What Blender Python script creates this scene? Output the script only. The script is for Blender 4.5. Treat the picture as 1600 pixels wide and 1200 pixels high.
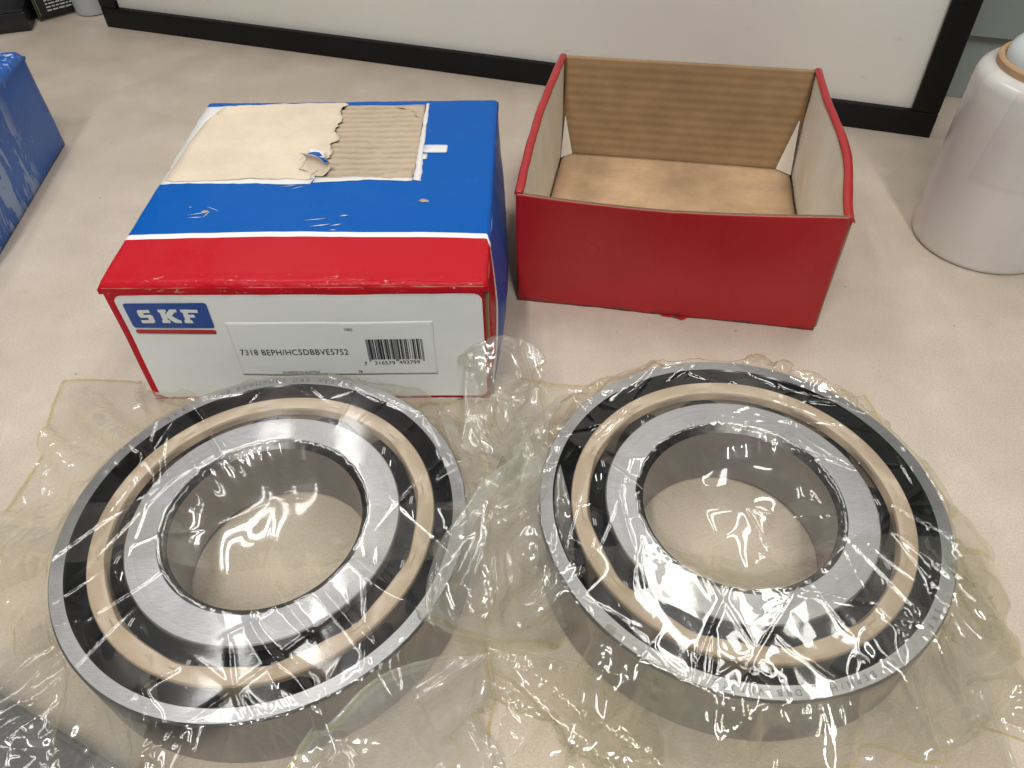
import bpy, bmesh, math, random
import numpy as np
from mathutils import Vector, Matrix

for o in list(bpy.data.objects):
    bpy.data.objects.remove(o)
S = bpy.context.scene
COL = S.collection
MM = 0.001
PI = math.pi

# ------------------------------------------------------------------ camera
CAM_H, PITCH, ROLL, FPX = 344.81, 0.79736, -0.02544, 1209.86
cd = bpy.data.cameras.new('camera')
cd.sensor_fit = 'HORIZONTAL'
cd.sensor_width = 36.0
cd.lens = 36.0 * FPX / 1600.0
cd.clip_start = 0.01
cd.clip_end = 20.0
cam = bpy.data.objects.new('camera', cd)
COL.objects.link(cam)
_cp, _sp = math.cos(PITCH), math.sin(PITCH)
_fw = Vector((0, _cp, -_sp)); _up0 = Vector((0, _sp, _cp)); _rt0 = Vector((1, 0, 0))
_rt = math.cos(ROLL) * _rt0 + math.sin(ROLL) * _up0
_up = -math.sin(ROLL) * _rt0 + math.cos(ROLL) * _up0
_m = Matrix((_rt, _up, -_fw)).transposed().to_4x4()
_m.translation = Vector((0, 0, CAM_H * MM))
cam.matrix_world = _m
S.camera = cam

# ------------------------------------------------------------------ world and lamps (indoor ceiling fluorescents)
W = bpy.data.worlds.new('World')
S.world = W
W.use_nodes = True
bgn = W.node_tree.nodes['Background']
bgn.inputs['Color'].default_value = (0.97, 0.97, 1.0, 1)
bgn.inputs['Strength'].default_value = 0.10


def area(name, loc, sx, sy, power, color, target=None):
    ld = bpy.data.lights.new(name, 'AREA')
    ld.shape = 'RECTANGLE'
    ld.size, ld.size_y = sx, sy
    ld.energy = power
    ld.color = color
    lo = bpy.data.objects.new(name, ld)
    lo.location = loc
    if target is not None:
        d = Vector(target) - Vector(loc)
        lo.rotation_euler = d.to_track_quat('-Z', 'Y').to_euler()
    COL.objects.link(lo)
    return lo


area('ceiling_light', (-0.56, 1.20, 1.75), 0.09, 1.25, 7.0, (1.0, 0.98, 0.95))
area('ceiling_light', (-0.80, 1.20, 1.75), 0.09, 1.25, 7.0, (1.0, 0.98, 0.95))
area('ceiling_light', (0.46, 1.20, 1.75), 0.09, 1.25, 6.6, (1.0, 0.98, 0.95))
area('ceiling_light', (0.70, 1.20, 1.75), 0.09, 1.25, 6.6, (1.0, 0.98, 0.95))
area('ceiling_light', (-0.45, -0.90, 1.75), 0.09, 1.25, 24, (1.0, 0.97, 0.93))
area('ceiling_light', (0.25, -0.90, 1.75), 0.09, 1.25, 22, (1.0, 0.97, 0.93))

S.view_settings.view_transform = 'Standard'
S.view_settings.look = 'None'
S.view_settings.exposure = 0.0
S.view_settings.gamma = 1.0
S.view_settings.use_curve_mapping = False
S.render.engine = 'CYCLES'
S.cycles.max_bounces = 9
S.cycles.transparent_max_bounces = 40
S.cycles.glossy_bounces = 4
S.cycles.diffuse_bounces = 3
S.cycles.transmission_bounces = 8
S.cycles.caustics_reflective = False
S.cycles.caustics_refractive = False
S.cycles.sample_clamp_indirect = 6.0
S.cycles.use_denoising = True
S.cycles.use_adaptive_sampling = True
S.cycles.adaptive_threshold = 0.03


# ------------------------------------------------------------------ helpers
def tag(o, label, cat=None, group=None, kind=None):
    if label:
        o['label'] = label
    if cat:
        o['category'] = cat
    if group:
        o['group'] = group
    if kind:
        o['kind'] = kind
    return o


def empty(name, loc, label, cat, group=None, rz=0.0):
    o = bpy.data.objects.new(name, None)
    o.empty_display_size = 0.02
    o.location = loc
    o.rotation_euler = (0, 0, rz)
    COL.objects.link(o)
    return tag(o, label, cat, group)


def mesh_obj(name, verts, faces, mat, parent=None, smooth=False, local=None, mats=None, fmat=None):
    """verts in mm (parent space); local: per-vertex print coordinates in mm"""
    me = bpy.data.meshes.new(name)
    v = np.asarray(verts, dtype=float) * MM
    me.from_pydata(v.tolist(), [], [list(map(int, f)) for f in faces])
    if local is not None:
        a = me.attributes.new('lc', 'FLOAT_VECTOR', 'POINT')
        a.data.foreach_set('vector', np.asarray(local, dtype=np.float32).ravel())
    for m in (mats or [mat]):
        me.materials.append(m)
    if fmat is not None:
        me.polygons.foreach_set('material_index', np.asarray(fmat, dtype=np.int32))
    me.polygons.foreach_set('use_smooth', [smooth] * len(me.polygons))
    me.update()
    o = bpy.data.objects.new(name, me)
    COL.objects.link(o)
    if parent is not None:
        o.parent = parent
    return o


def quads(nx, ny, off=0, flip=False):
    f = []
    for j in range(ny - 1):
        for i in range(nx - 1):
            a = off + j * nx + i
            q = (a, a + 1, a + nx + 1, a + nx)
            f.append(q[::-1] if flip else q)
    return f


def vnoise(P, scale, seed):
    """cheap smooth pseudo noise from sines, P (n,3) mm -> (n,)"""
    rs = np.random.RandomState(seed)
    out = np.zeros(len(P))
    for k in range(6):
        d = rs.normal(size=3)
        d /= np.linalg.norm(d)
        w = 2 * PI / (scale * rs.uniform(0.7, 1.6))
        out += np.sin(P @ d * w + rs.uniform(0, 6.28) + 1.3 * np.sin(P @ rs.normal(size=3) * w * 0.5 + rs.uniform(0, 6)))
    return out / 6.0


def slab(name, P, thick, mat, parent=None, nx=12, ny=12, disp=None, smooth=True, core=None):
    """sheet of board. P(u,v)->(n,3) outer surface in mm; thickness goes to -normal; the raw edge takes core material"""
    u, v = np.meshgrid(np.linspace(0, 1, nx), np.linspace(0, 1, ny))
    A = P(u.ravel(), v.ravel())
    G = A.reshape(ny, nx, 3)
    du = np.gradient(G, axis=1); dv = np.gradient(G, axis=0)
    N = np.cross(du, dv); N /= np.linalg.norm(N, axis=2, keepdims=True) + 1e-12
    N = N.reshape(-1, 3)
    if disp is not None:
        A = A + N * disp(A, u.ravel(), v.ravel())[:, None]
    B = A - N * thick
    verts = np.vstack([A, B]); n = nx * ny
    faces = quads(nx, ny) + quads(nx, ny, n, True)
    k0 = len(faces)
    edge = [j for j in range(nx)] + [nx * (j + 1) - 1 for j in range(1, ny)] + [n - 2 - j for j in range(nx - 1)] + [nx * (ny - 2 - j) for j in range(ny - 2)]
    for a, b in zip(edge, edge[1:] + edge[:1]):
        faces.append((b, a, a + n, b + n))
    fm = [0] * ((k0) // 2) + [1] * (k0 // 2) + [2] * (len(faces) - k0)
    core = core or mat
    c2 = core if not isinstance(core, tuple) else core[1]
    c1 = core if not isinstance(core, tuple) else core[0]
    o = mesh_obj(name, verts, faces, None, parent, smooth, local=verts, mats=[mat, c1, c2], fmat=fm)
    sm = [f < 2 for f in fm]
    o.data.polygons.foreach_set('use_smooth', sm)
    return o


def lathe(name, prof, mat, parent=None, n=160, closed=True, smooth_ang=35, loc=None):
    m = len(prof)
    a = np.linspace(0, 2 * PI, n, endpoint=False)
    verts = []
    for r, z in prof:
        verts.append(np.stack([r * np.cos(a), r * np.sin(a), np.full(n, z)], 1))
    verts = np.vstack(verts)
    faces = []
    rng = range(m) if closed else range(m - 1)
    for i in rng:
        j = (i + 1) % m
        for k in range(n):
            l = (k + 1) % n
            faces.append((i * n + k, i * n + l, j * n + l, j * n + k))
    if loc is not None:
        verts = verts + np.asarray(loc)
    o = mesh_obj(name, verts, faces, mat, parent, True)
    sharp_edges(o, smooth_ang)
    return o


def sharp_edges(o, deg):
    bm = bmesh.new(); bm.from_mesh(o.data)
    bmesh.ops.recalc_face_normals(bm, faces=bm.faces)
    for e in bm.edges:
        if len(e.link_faces) == 2 and e.calc_face_angle(0) > math.radians(deg):
            e.smooth = False
    bm.to_mesh(o.data); bm.free()


def boxm(name, c, s, mat, parent=None, bev=0.0, seg=2, rot=None):
    """bevelled box, centre c and size s in mm"""
    bm = bmesh.new()
    bmesh.ops.create_cube(bm, size=1.0)
    for v in bm.verts:
        v.co = Vector((v.co.x * s[0], v.co.y * s[1], v.co.z * s[2]))
    if bev:
        bmesh.ops.bevel(bm, geom=list(bm.edges), offset=bev, segments=seg, affect='EDGES', profile=0.5)
    M = Matrix.Identity(4)
    if rot is not None:
        M = rot
    for v in bm.verts:
        v.co = (M @ v.co + Vector(c)) * MM
    me = bpy.data.meshes.new(name); bm.to_mesh(me); bm.free()
    me.materials.append(mat)
    me.polygons.foreach_set('use_smooth', [bool(bev)] * len(me.polygons))
    o = bpy.data.objects.new(name, me); COL.objects.link(o)
    if parent is not None:
        o.parent = parent
    if bev:
        sharp_edges(o, 40)
    return o


def text_mesh(name, s, size, mat, M, parent=None, xs=1.0, bold=0.0, spacing=1.0, align='LEFT'):
    """flat printed lettering; M places the text's xy plane (mm) in parent space"""
    cu = bpy.data.curves.new('lettering', 'FONT')
    cu.body = s
    cu.size = size
    cu.offset = bold
    cu.space_character = spacing
    cu.align_x = align
    cu.resolution_u = 3
    t = bpy.data.objects.new('lettering', cu); COL.objects.link(t)
    dg = bpy.context.evaluated_depsgraph_get()
    me = bpy.data.meshes.new_from_object(t.evaluated_get(dg))
    bpy.data.objects.remove(t)
    for v in me.vertices:
        v.co = (M @ Vector((v.co.x * xs, v.co.y, v.co.z))) * MM
    me.materials.clear(); me.materials.append(mat)
    me.name = name
    o = bpy.data.objects.new(name, me); COL.objects.link(o)
    if parent is not None:
        o.parent = parent
    return o


# ------------------------------------------------------------------ materials
class NT:
    def __init__(self, name):
        self.m = bpy.data.materials.new(name)
        self.m.use_nodes = True
        self.t = self.m.node_tree
        self.b = self.t.nodes['Principled BSDF']
        self.out = self.t.nodes['Material Output']

    def n(self, kind, **kw):
        nd = self.t.nodes.new('ShaderNode' + kind)
        for k, v in kw.items():
            if k.startswith('i_'):
                key = k[2:]
                key = int(key) if key.isdigit() else key.replace('_', ' ')
                if isinstance(v, bpy.types.NodeSocket):
                    self.t.links.new(v, nd.inputs[key])
                else:
                    nd.inputs[key].default_value = v
            else:
                setattr(nd, k, v)
        return nd

    def link(self, a, b):
        self.t.links.new(a, b)

    def math(self, op, a, b=0.0, c=0.0, clamp=False):
        nd = self.t.nodes.new('ShaderNodeMath'); nd.operation = op; nd.use_clamp = clamp
        for i, v in enumerate((a, b, c)):
            if isinstance(v, bpy.types.NodeSocket):
                self.t.links.new(v, nd.inputs[i])
            else:
                nd.inputs[i].default_value = v
        return nd.outputs[0]

    def mix(self, f, a, b, mode='MIX'):
        nd = self.t.nodes.new('ShaderNodeMix'); nd.data_type = 'RGBA'; nd.blend_type = mode
        for i, v in ((0, f), (6, a), (7, b)):
            if isinstance(v, bpy.types.NodeSocket):
                self.t.links.new(v, nd.inputs[i])
            else:
                nd.inputs[i].default_value = v if i == 0 else (tuple(v) + (1,) if len(v) == 3 else v)
        return nd.outputs[2]

    def ramp(self, fac, p0, p1, v0=0.0, v1=1.0):
        nd = self.t.nodes.new('ShaderNodeMapRange')
        self.t.links.new(fac, nd.inputs[0])
        for i, v in enumerate((p0, p1, v0, v1)):
            nd.inputs[i + 1].default_value = v
        return nd.outputs[0]

    def coord(self, kind='Object'):
        return self.n('TexCoord').outputs[kind]

    def noise(self, vec, scale, detail=4.0, rough=0.55, dist=0.0, dim='3D'):
        nd = self.n('TexNoise', i_Vector=vec, i_Scale=scale, i_Detail=detail, i_Roughness=rough, i_Distortion=dist)
        return nd.outputs['Fac']

    def stretch(self, vec, s):
        return self.n('Mapping', i_Vector=vec, i_Scale=s).outputs[0]

    def bump(self, h, strength, dist=0.001):
        nd = self.n('Bump', i_Strength=strength, i_Distance=dist, i_Height=h)
        self.link(nd.outputs[0], self.b.inputs['Normal'])
        return nd

    def base(self, c):
        if isinstance(c, bpy.types.NodeSocket):
            self.link(c, self.b.inputs['Base Color'])
        else:
            self.b.inputs['Base Color'].default_value = tuple(c) + (1,)

    def set(self, **kw):
        for k, v in kw.items():
            k = k.replace('_', ' ')
            if isinstance(v, bpy.types.NodeSocket):
                self.link(v, self.b.inputs[k])
            else:
                self.b.inputs[k].default_value = v


def srgb(r, g, b):
    f = lambda c: (c / 255 / 12.92) if c / 255 <= 0.04045 else ((c / 255 + 0.055) / 1.055) ** 2.4
    return (f(r), f(g), f(b))


def simple(name, col, rough=0.5, metal=0.0, spec=0.5, var=0.0, scale=80.0, bump=0.0, bscale=400.0):
    t = NT(name)
    if var:
        f = t.noise(t.coord(), scale)
        t.base(t.mix(f, tuple(c * (1 - var) for c in col), tuple(min(1, c * (1 + var)) for c in col)))
    else:
        t.base(col)
    t.set(Roughness=rough, Metallic=metal)
    t.b.inputs['Specular IOR Level'].default_value = spec
    if bump:
        t.bump(t.noise(t.coord(), bscale), bump, 0.0005)
    return t.m


def mat_table():
    t = NT('beige_laminate')
    c = t.coord()
    fib = t.noise(t.stretch(c, (1, 2.6, 1)), 620, 2, 0.65)
    mott = t.noise(c, 22, 3, 0.6)
    fine = t.noise(c, 1500, 0, 0.5)
    col = t.mix(t.ramp(mott, 0.3, 0.7), (0.475, 0.400, 0.322), (0.570, 0.487, 0.400))
    col = t.mix(t.ramp(fib, 0.44, 0.64, 0.0, 0.50), col, (0.36, 0.30, 0.24))
    col = t.mix(t.ramp(fine, 0.45, 0.72, 0.0, 0.45), col, (0.66, 0.585, 0.50))
    vo = t.n('TexVoronoi', i_Vector=c, i_Scale=44.0, i_Randomness=1.0)
    gate = t.noise(c, 60, 0, 0.5)
    sp = t.math('MULTIPLY', t.ramp(vo.outputs['Distance'], 0.02, 0.045, 1, 0), t.ramp(gate, 0.47, 0.51))
    col = t.mix(t.math('MULTIPLY', sp, 0.75), col, (0.09, 0.07, 0.05))
    # long faint scratches and rubbed pale streaks
    rotv = t.n('Mapping', i_Vector=c, i_Rotation=(0, 0, 0.9), i_Scale=(3, 160, 1)).outputs[0]
    sc = t.ramp(t.noise(rotv, 8, 1, 0.4), 0.71, 0.75, 0, 0.16)
    col = t.mix(sc, col, (0.30, 0.25, 0.20))
    st = t.math('MULTIPLY', t.ramp(mott, 0.60, 0.74, 0, 0.22), t.ramp(t.noise(t.stretch(c, (1, 0.3, 1)), 130, 1), 0.42, 0.6))
    col = t.mix(st, col, (0.66, 0.63, 0.60))
    t.base(col)
    t.set(Roughness=t.ramp(mott, 0.3, 0.7, 0.42, 0.55))
    t.b.inputs['Specular IOR Level'].default_value = 0.35
    t.bump(t.math('ADD', fib, fine), 0.10, 0.0003)
    return t.m


def lc(t):
    a = t.n('Attribute', attribute_name='lc')
    sep = t.n('SeparateXYZ', i_Vector=a.outputs['Vector'])
    return a.outputs['Vector'], sep.outputs[0], sep.outputs[1], sep.outputs[2]


BLUE = (0.0, 0.092, 0.395)
RED = (0.47, 0.010, 0.020)
CARTON_WHITE = (0.74, 0.77, 0.75)


def mat_print(name='printed_carton', front=False):
    """blue / white line / red print of the carton in carton coordinates (mm), with rubbed folds"""
    t = NT(name)
    v, x, y, z = lc(t)
    if front:
        # red face with a big rounded white panel
        cx = t.math('ABSOLUTE', t.math('SUBTRACT', x, 106.6))
        cz = t.math('ABSOLUTE', t.math('SUBTRACT', z, 41.9))
        qx = t.math('MAXIMUM', t.math('SUBTRACT', cx, 100.4 - 5), 0.0)
        qz = t.math('MAXIMUM', t.math('SUBTRACT', cz, 39.8 - 5), 0.0)
        d = t.math('SQRT', t.math('ADD', t.math('MULTIPLY', qx, qx), t.math('MULTIPLY', qz, qz)))
        inside = t.math('LESS_THAN', d, 5.0)
        col = t.mix(inside, RED, CARTON_WHITE)
    else:
        # the line bends towards the front going down the side walls
        drop = t.math('SUBTRACT', 89.0, z)
        side = t.math('POWER', t.math('MULTIPLY', t.math('MAXIMUM', drop, 0.0), 1 / 60.0), 0.6)
        sh = t.math('SUBTRACT', 42.5, t.math('MULTIPLY', side, 34.0))
        wob = t.math('MULTIPLY', t.math('SINE', t.math('MULTIPLY', x, 0.016)), 1.2)
        dd = t.math('SUBTRACT', t.math('SUBTRACT', y, sh), wob)
        red = t.math('LESS_THAN', dd, -2.3)
        white = t.math('LESS_THAN', t.math('ABSOLUTE', dd), 2.3)
        fin = t.noise(v, 0.9, 3)
        blue = t.mix(fin, tuple(c * 0.92 for c in BLUE), tuple(c * 1.08 for c in BLUE))
        col = t.mix(red, blue, RED)
        col = t.mix(white, col, (0.80, 0.80, 0.80))
    # rubbed folds: paper shows along the edges where the print is worn off
    ez = t.ramp(z, 80, 88.5) if front else t.ramp(y, 9, 0.5)
    wn = t.noise(t.stretch(v, (1, 3, 3)), 0.10, 6, 0.72, 0.6)
    wear = t.math('MULTIPLY', ez, t.ramp(wn, 0.625, 0.655))
    n2 = t.noise(t.stretch(v, (0.35, 1.6, 1)), 0.16, 6, 0.8)
    chips = t.ramp(n2, 0.735, 0.745)
    wear = t.math('MAXIMUM', wear, t.math('MULTIPLY', chips, 0.9))
    col = t.mix(t.math('MULTIPLY', wear, 0.85), col, (0.66, 0.62, 0.60))
    t.base(col)
    t.set(Roughness=t.ramp(t.noise(v, 0.05, 4), 0.3, 0.7, 0.26, 0.42))
    t.b.inputs['Specular IOR Level'].default_value = 0.12
    cr = t.noise(t.stretch(v, (0.5, 1, 1)), 0.09, 4, 0.5, 0.8)
    fine = t.noise(v, 1.4, 2)
    edgeamt = t.math('ADD', t.math('MULTIPLY', ez, 0.9), 0.10)
    h = t.math('ADD', t.math('MULTIPLY', cr, edgeamt), t.math('MULTIPLY', fine, 0.03))
    t.bump(h, 0.5, 0.0035)
    return t.m


def mat_kraft(name, col, ribs=0.0, axis='Z', pitch=8.0, stain=0.25):
    t = NT(name)
    v, x, y, z = lc(t)
    fib = t.noise(t.stretch(v, (0.35, 1.5, 1.5)), 1.1, 4, 0.65)
    st = t.noise(v, 0.022, 5, 0.62)
    c = t.mix(t.ramp(st, 0.32, 0.7), tuple(k * (1 - stain) for k in col), tuple(min(1, k * (1 + stain * 0.5)) for k in col))
    c = t.mix(t.ramp(fib, 0.35, 0.7, 0, 0.22), c, tuple(k * 0.55 for k in col))
    h = t.math('MULTIPLY', fib, 0.15)
    if ribs:
        ax = {'X': x, 'Y': y, 'Z': z}[axis]
        w = t.math('SINE', t.math('MULTIPLY', t.math('ADD', ax, t.math('MULTIPLY', st, 2.0)), 2 * PI / pitch))
        c = t.mix(t.ramp(w, -1, 1, 0.0, 0.10 * ribs), c, tuple(k * 0.6 for k in col))
        h = t.math('ADD', h, t.math('MULTIPLY', w, 0.5 * ribs))
    t.base(c)
    t.set(Roughness=0.78)
    t.b.inputs['Specular IOR Level'].default_value = 0.2
    t.bump(h, 0.5, 0.0008)
    return t.m


def mat_paper(name, col, rough=0.55, stain=0.12):
    t = NT(name)
    v, x, y, z = lc(t)
    st = t.noise(v, 0.03, 5, 0.6)
    t.base(t.mix(t.ramp(st, 0.3, 0.72), col, tuple(k * (1 - stain) for k in (col[0], col[1] * 0.98, col[2] * 0.9))))
    t.set(Roughness=rough)
    t.bump(t.noise(v, 0.06, 4, 0.6, 0.6), 0.35, 0.002)
    return t.m


def mat_steel(name, col=(0.36, 0.36, 0.375), rough=0.36, aniso=0.75, scratch=0.25):
    t = NT(name)
    c = t.coord()
    sep = t.n('SeparateXYZ', i_Vector=c)
    r = t.math('SQRT', t.math('ADD', t.math('MULTIPLY', sep.outputs[0], sep.outputs[0]), t.math('MULTIPLY', sep.outputs[1], sep.outputs[1])))
    ring = t.noise(t.n('CombineXYZ', i_X=t.math('MULTIPLY', r, 1.0), i_Y=t.math('MULTIPLY', sep.outputs[2], 1.0), i_Z=0.0).outputs[0], 2600, 3, 0.7)
    grit = t.noise(t.n('Mapping', i_Vector=c, i_Rotation=(0, 0, 0.62), i_Scale=(1, 14, 14)).outputs[0], 260, 4, 0.7)
    smear = t.noise(c, 30, 4, 0.6)
    t.base(t.mix(t.ramp(t.math('ADD', t.math('MULTIPLY', ring, 0.35), t.math('MULTIPLY', grit, 0.65)), 0.36, 0.66), tuple(k * (1 - scratch) for k in col), tuple(min(1, k * (1 + scratch * 0.5)) for k in col)))
    t.set(Metallic=1.0, Roughness=t.ramp(smear, 0.3, 0.7, rough * 0.85, rough * 1.25), Anisotropic=aniso)
    tg = t.n('Tangent'); tg.direction_type = 'RADIAL'; tg.axis = 'Z'
    t.link(tg.outputs[0], t.b.inputs['Tangent'])
    t.bump(t.math('ADD', ring, grit), 0.06, 0.0002)
    return t.m


def mat_film(name, tint=(0.994, 0.990, 0.962), haze=0.022, rough=0.045, yellow=0.0, soft=0.24, softness=0.18, even=0.12):
    """thin clear polythene: passes light straight through, mirrors the room by its angle, faintly cloudy"""
    t = NT(name)
    t.t.nodes.remove(t.b)
    lw = t.n('LayerWeight', i_Blend=0.5)
    fc = lw.outputs['Facing']
    p5 = t.math('POWER', fc, 4.5)
    fr = t.math('ADD', 0.052, t.math('MULTIPLY', p5, 0.70), clamp=True)
    g1 = t.n('BsdfGlossy', i_Color=(1, 1, 1, 1), i_Roughness=rough)
    g2 = t.n('BsdfGlossy', i_Color=(1, 1, 1, 1), i_Roughness=soft)
    gl = t.n('MixShader', i_0=softness, i_1=g1.outputs[0], i_2=g2.outputs[0])
    # a longer way through the film at a grazing angle: yellower
    tcol = t.mix(t.ramp(fc, 0.35, 1.0), tint, tuple(a * b for a, b in zip(tint, (0.975, 0.955, 0.84))))
    tr = t.n('BsdfTransparent')
    t.link(tcol, tr.inputs['Color'])
    df = t.n('BsdfDiffuse', i_Color=(0.93, 0.92, 0.885 - yellow, 1))
    tl = t.n('BsdfTranslucent', i_Color=(0.93, 0.92, 0.87 - yellow, 1))
    hz = t.n('MixShader', i_0=0.5, i_1=df.outputs[0], i_2=tl.outputs[0])
    c = t.coord()
    sm = t.noise(t.stretch(c, (1, 0.5, 1)), 17, 2, 0.65)
    hf = t.math('MULTIPLY', t.ramp(sm, 0.46, 0.74, even, 3.2 if even < .3 else 1.7), haze)
    hf = t.math('ADD', hf, t.math('MULTIPLY', t.math('POWER', fc, 3.0), 0.26), clamp=True)
    a = t.n('MixShader', i_0=hf, i_1=tr.outputs[0], i_2=hz.outputs[0])
    b = t.n('MixShader', i_0=fr, i_1=a.outputs[0], i_2=gl.outputs[0])
    t.link(b.outputs[0], t.out.inputs['Surface'])
    return t.m


M = {}
M['table'] = mat_table()
M['print'] = mat_print()
M['print_front'] = mat_print('printed_carton_front', True)
M['kraft'] = mat_kraft('kraft_board', (0.40, 0.27, 0.15))
M['kraft_core'] = mat_kraft('kraft_core', (0.33, 0.23, 0.14))
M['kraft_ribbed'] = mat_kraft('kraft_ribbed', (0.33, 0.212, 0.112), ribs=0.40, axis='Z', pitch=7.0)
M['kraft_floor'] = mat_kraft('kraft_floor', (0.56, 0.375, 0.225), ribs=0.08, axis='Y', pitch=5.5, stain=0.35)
M['liner'] = mat_kraft('bare_liner', (0.74, 0.63, 0.49), stain=0.14)
M['flute'] = mat_kraft('bare_flute', (0.52, 0.42, 0.31), stain=0.12)
M['paper_white'] = mat_paper('torn_paper', (0.76, 0.76, 0.76), 0.6)
M['carton_inner'] = mat_paper('carton_inner_white', (0.84, 0.81, 0.74), 0.5, 0.14)
M['paper_edge'] = mat_kraft('dull_board_edge', (0.20, 0.12, 0.07))
M['label'] = mat_paper('printed_label', (0.735, 0.765, 0.745), 0.30, 0.04)
M['logo_blue'] = simple('logo_blue', (0.012, 0.062, 0.28), 0.38, var=0.08)
M['logo_red'] = simple('logo_red', (0.38, 0.02, 0.03), 0.38, var=0.08)
M['logo_white'] = simple('logo_white', (0.70, 0.72, 0.71), 0.4)
M['ink'] = simple('black_ink', (0.025, 0.025, 0.028), 0.5)
M['ink_grey'] = simple('grey_ink', (0.38, 0.39, 0.38), 0.5)


# ------------------------------------------------------------------ setting: table and the grey panel behind
def build_setting():
    xs = np.linspace(-1300, 1300, 40); ys = np.linspace(-150, 1280, 30)
    # table as a slab with its far edge out of sight behind things
    tb = boxm('table', (0, 560, -15), (2600, 1440, 30), M['table'], None, 1.5)
    tag(tb, 'beige laminate table top with fine fibre speckle', kind='structure')
    # grey metal panel behind the framed board, parallel to the board
    g = simple('grey_enamel', (0.26, 0.30, 0.29), 0.38, var=0.07, scale=14)
    u = Vector((0.9392, -0.3434, 0)); n = Vector((0.3434, 0.9392, 0))
    o0 = Vector((0, 0, 0)) + n * 806
    ang = math.atan2(u.y, u.x)
    R = Matrix.Rotation(ang, 4, 'Z')
    w = boxm('wall', o0 + u * 0 + n * 22 + Vector((0, 0, 350)), (2600, 40, 700), g, None, 1.0, rot=R)
    tag(w, 'grey enamelled metal panel standing behind the table', kind='structure')
    # upper overhanging sheet leaves a step in the panel
    s = boxm('wall_ledge', o0 + n * -3 + Vector((0, 0, 375 + 5)), (2600, 9, 640), g, w, 1.0, rot=R)


build_setting()


# ------------------------------------------------------------------ framed white board
def build_board():
    b0 = Vector((-458.2, 931.7, 0)); u = Vector((0.9392, -0.3434, 0)); ang = math.atan2(u.y, u.x)
    L = 886.6; H = 600
    e = empty('whiteboard', b0 * MM, 'large white board in a black frame standing upright on the table behind the boxes', 'whiteboard', rz=ang)
    fr = simple('black_frame', (0.006, 0.006, 0.006), 0.5, spec=.25, var=0.3, scale=40)
    wm = NT('white_board_face')
    c = wm.coord()
    n = wm.noise(c, 9, 5, 0.6)
    col = wm.mix(wm.ramp(n, 0.3, 0.7), (0.83, 0.82, 0.755), (0.87, 0.86, 0.79))
    vo = wm.n('TexVoronoi', i_Vector=c, i_Scale=16.0)
    sp = wm.math('MULTIPLY', wm.ramp(vo.outputs['Distance'], 0.02, 0.035, 1, 0), wm.ramp(wm.noise(c, 33, 1), 0.52, 0.56))
    col = wm.mix(wm.math('MULTIPLY', sp, 0.8), col, (0.10, 0.09, 0.07))
    sm = wm.ramp(wm.noise(wm.stretch(c, (0.6, 1, 1)), 55, 4, 0.7), 0.66, 0.74, 0, 0.25)
    col = wm.mix(sm, col, (0.45, 0.43, 0.38))
    wm.base(col); wm.set(Roughness=0.28)
    boxm('writing_surface', (L / 2, 9, H / 2), (L - 30, 6, H - 30), wm.m, e, 0.3)
    d = 16
    boxm('frame_rail', (L / 2, d / 2, 11), (L, d, 22), fr, e, 1.0)
    boxm('frame_rail', (L / 2, d / 2, H - 11), (L, d, 22), fr, e, 1.0)
    boxm('frame_stile', (11, d / 2 + .2, H / 2), (22, d, H - 44.6), fr, e, 1.0)
    boxm('frame_stile', (L - 11, d / 2 + .2, H / 2), (22, d, H - 44.6), fr, e, 1.0)


build_board()


# ------------------------------------------------------------------ cartons
def lerp_quad(A, B, C, D):
    A, B, C, D = (np.array(k, float) for k in (A, B, C, D))
    return lambda u, v: (A[None] * ((1 - u) * (1 - v))[:, None] + B[None] * (u * (1 - v))[:, None] + C[None] * (u * v)[:, None] + D[None] * ((1 - u) * v)[:, None])


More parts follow.
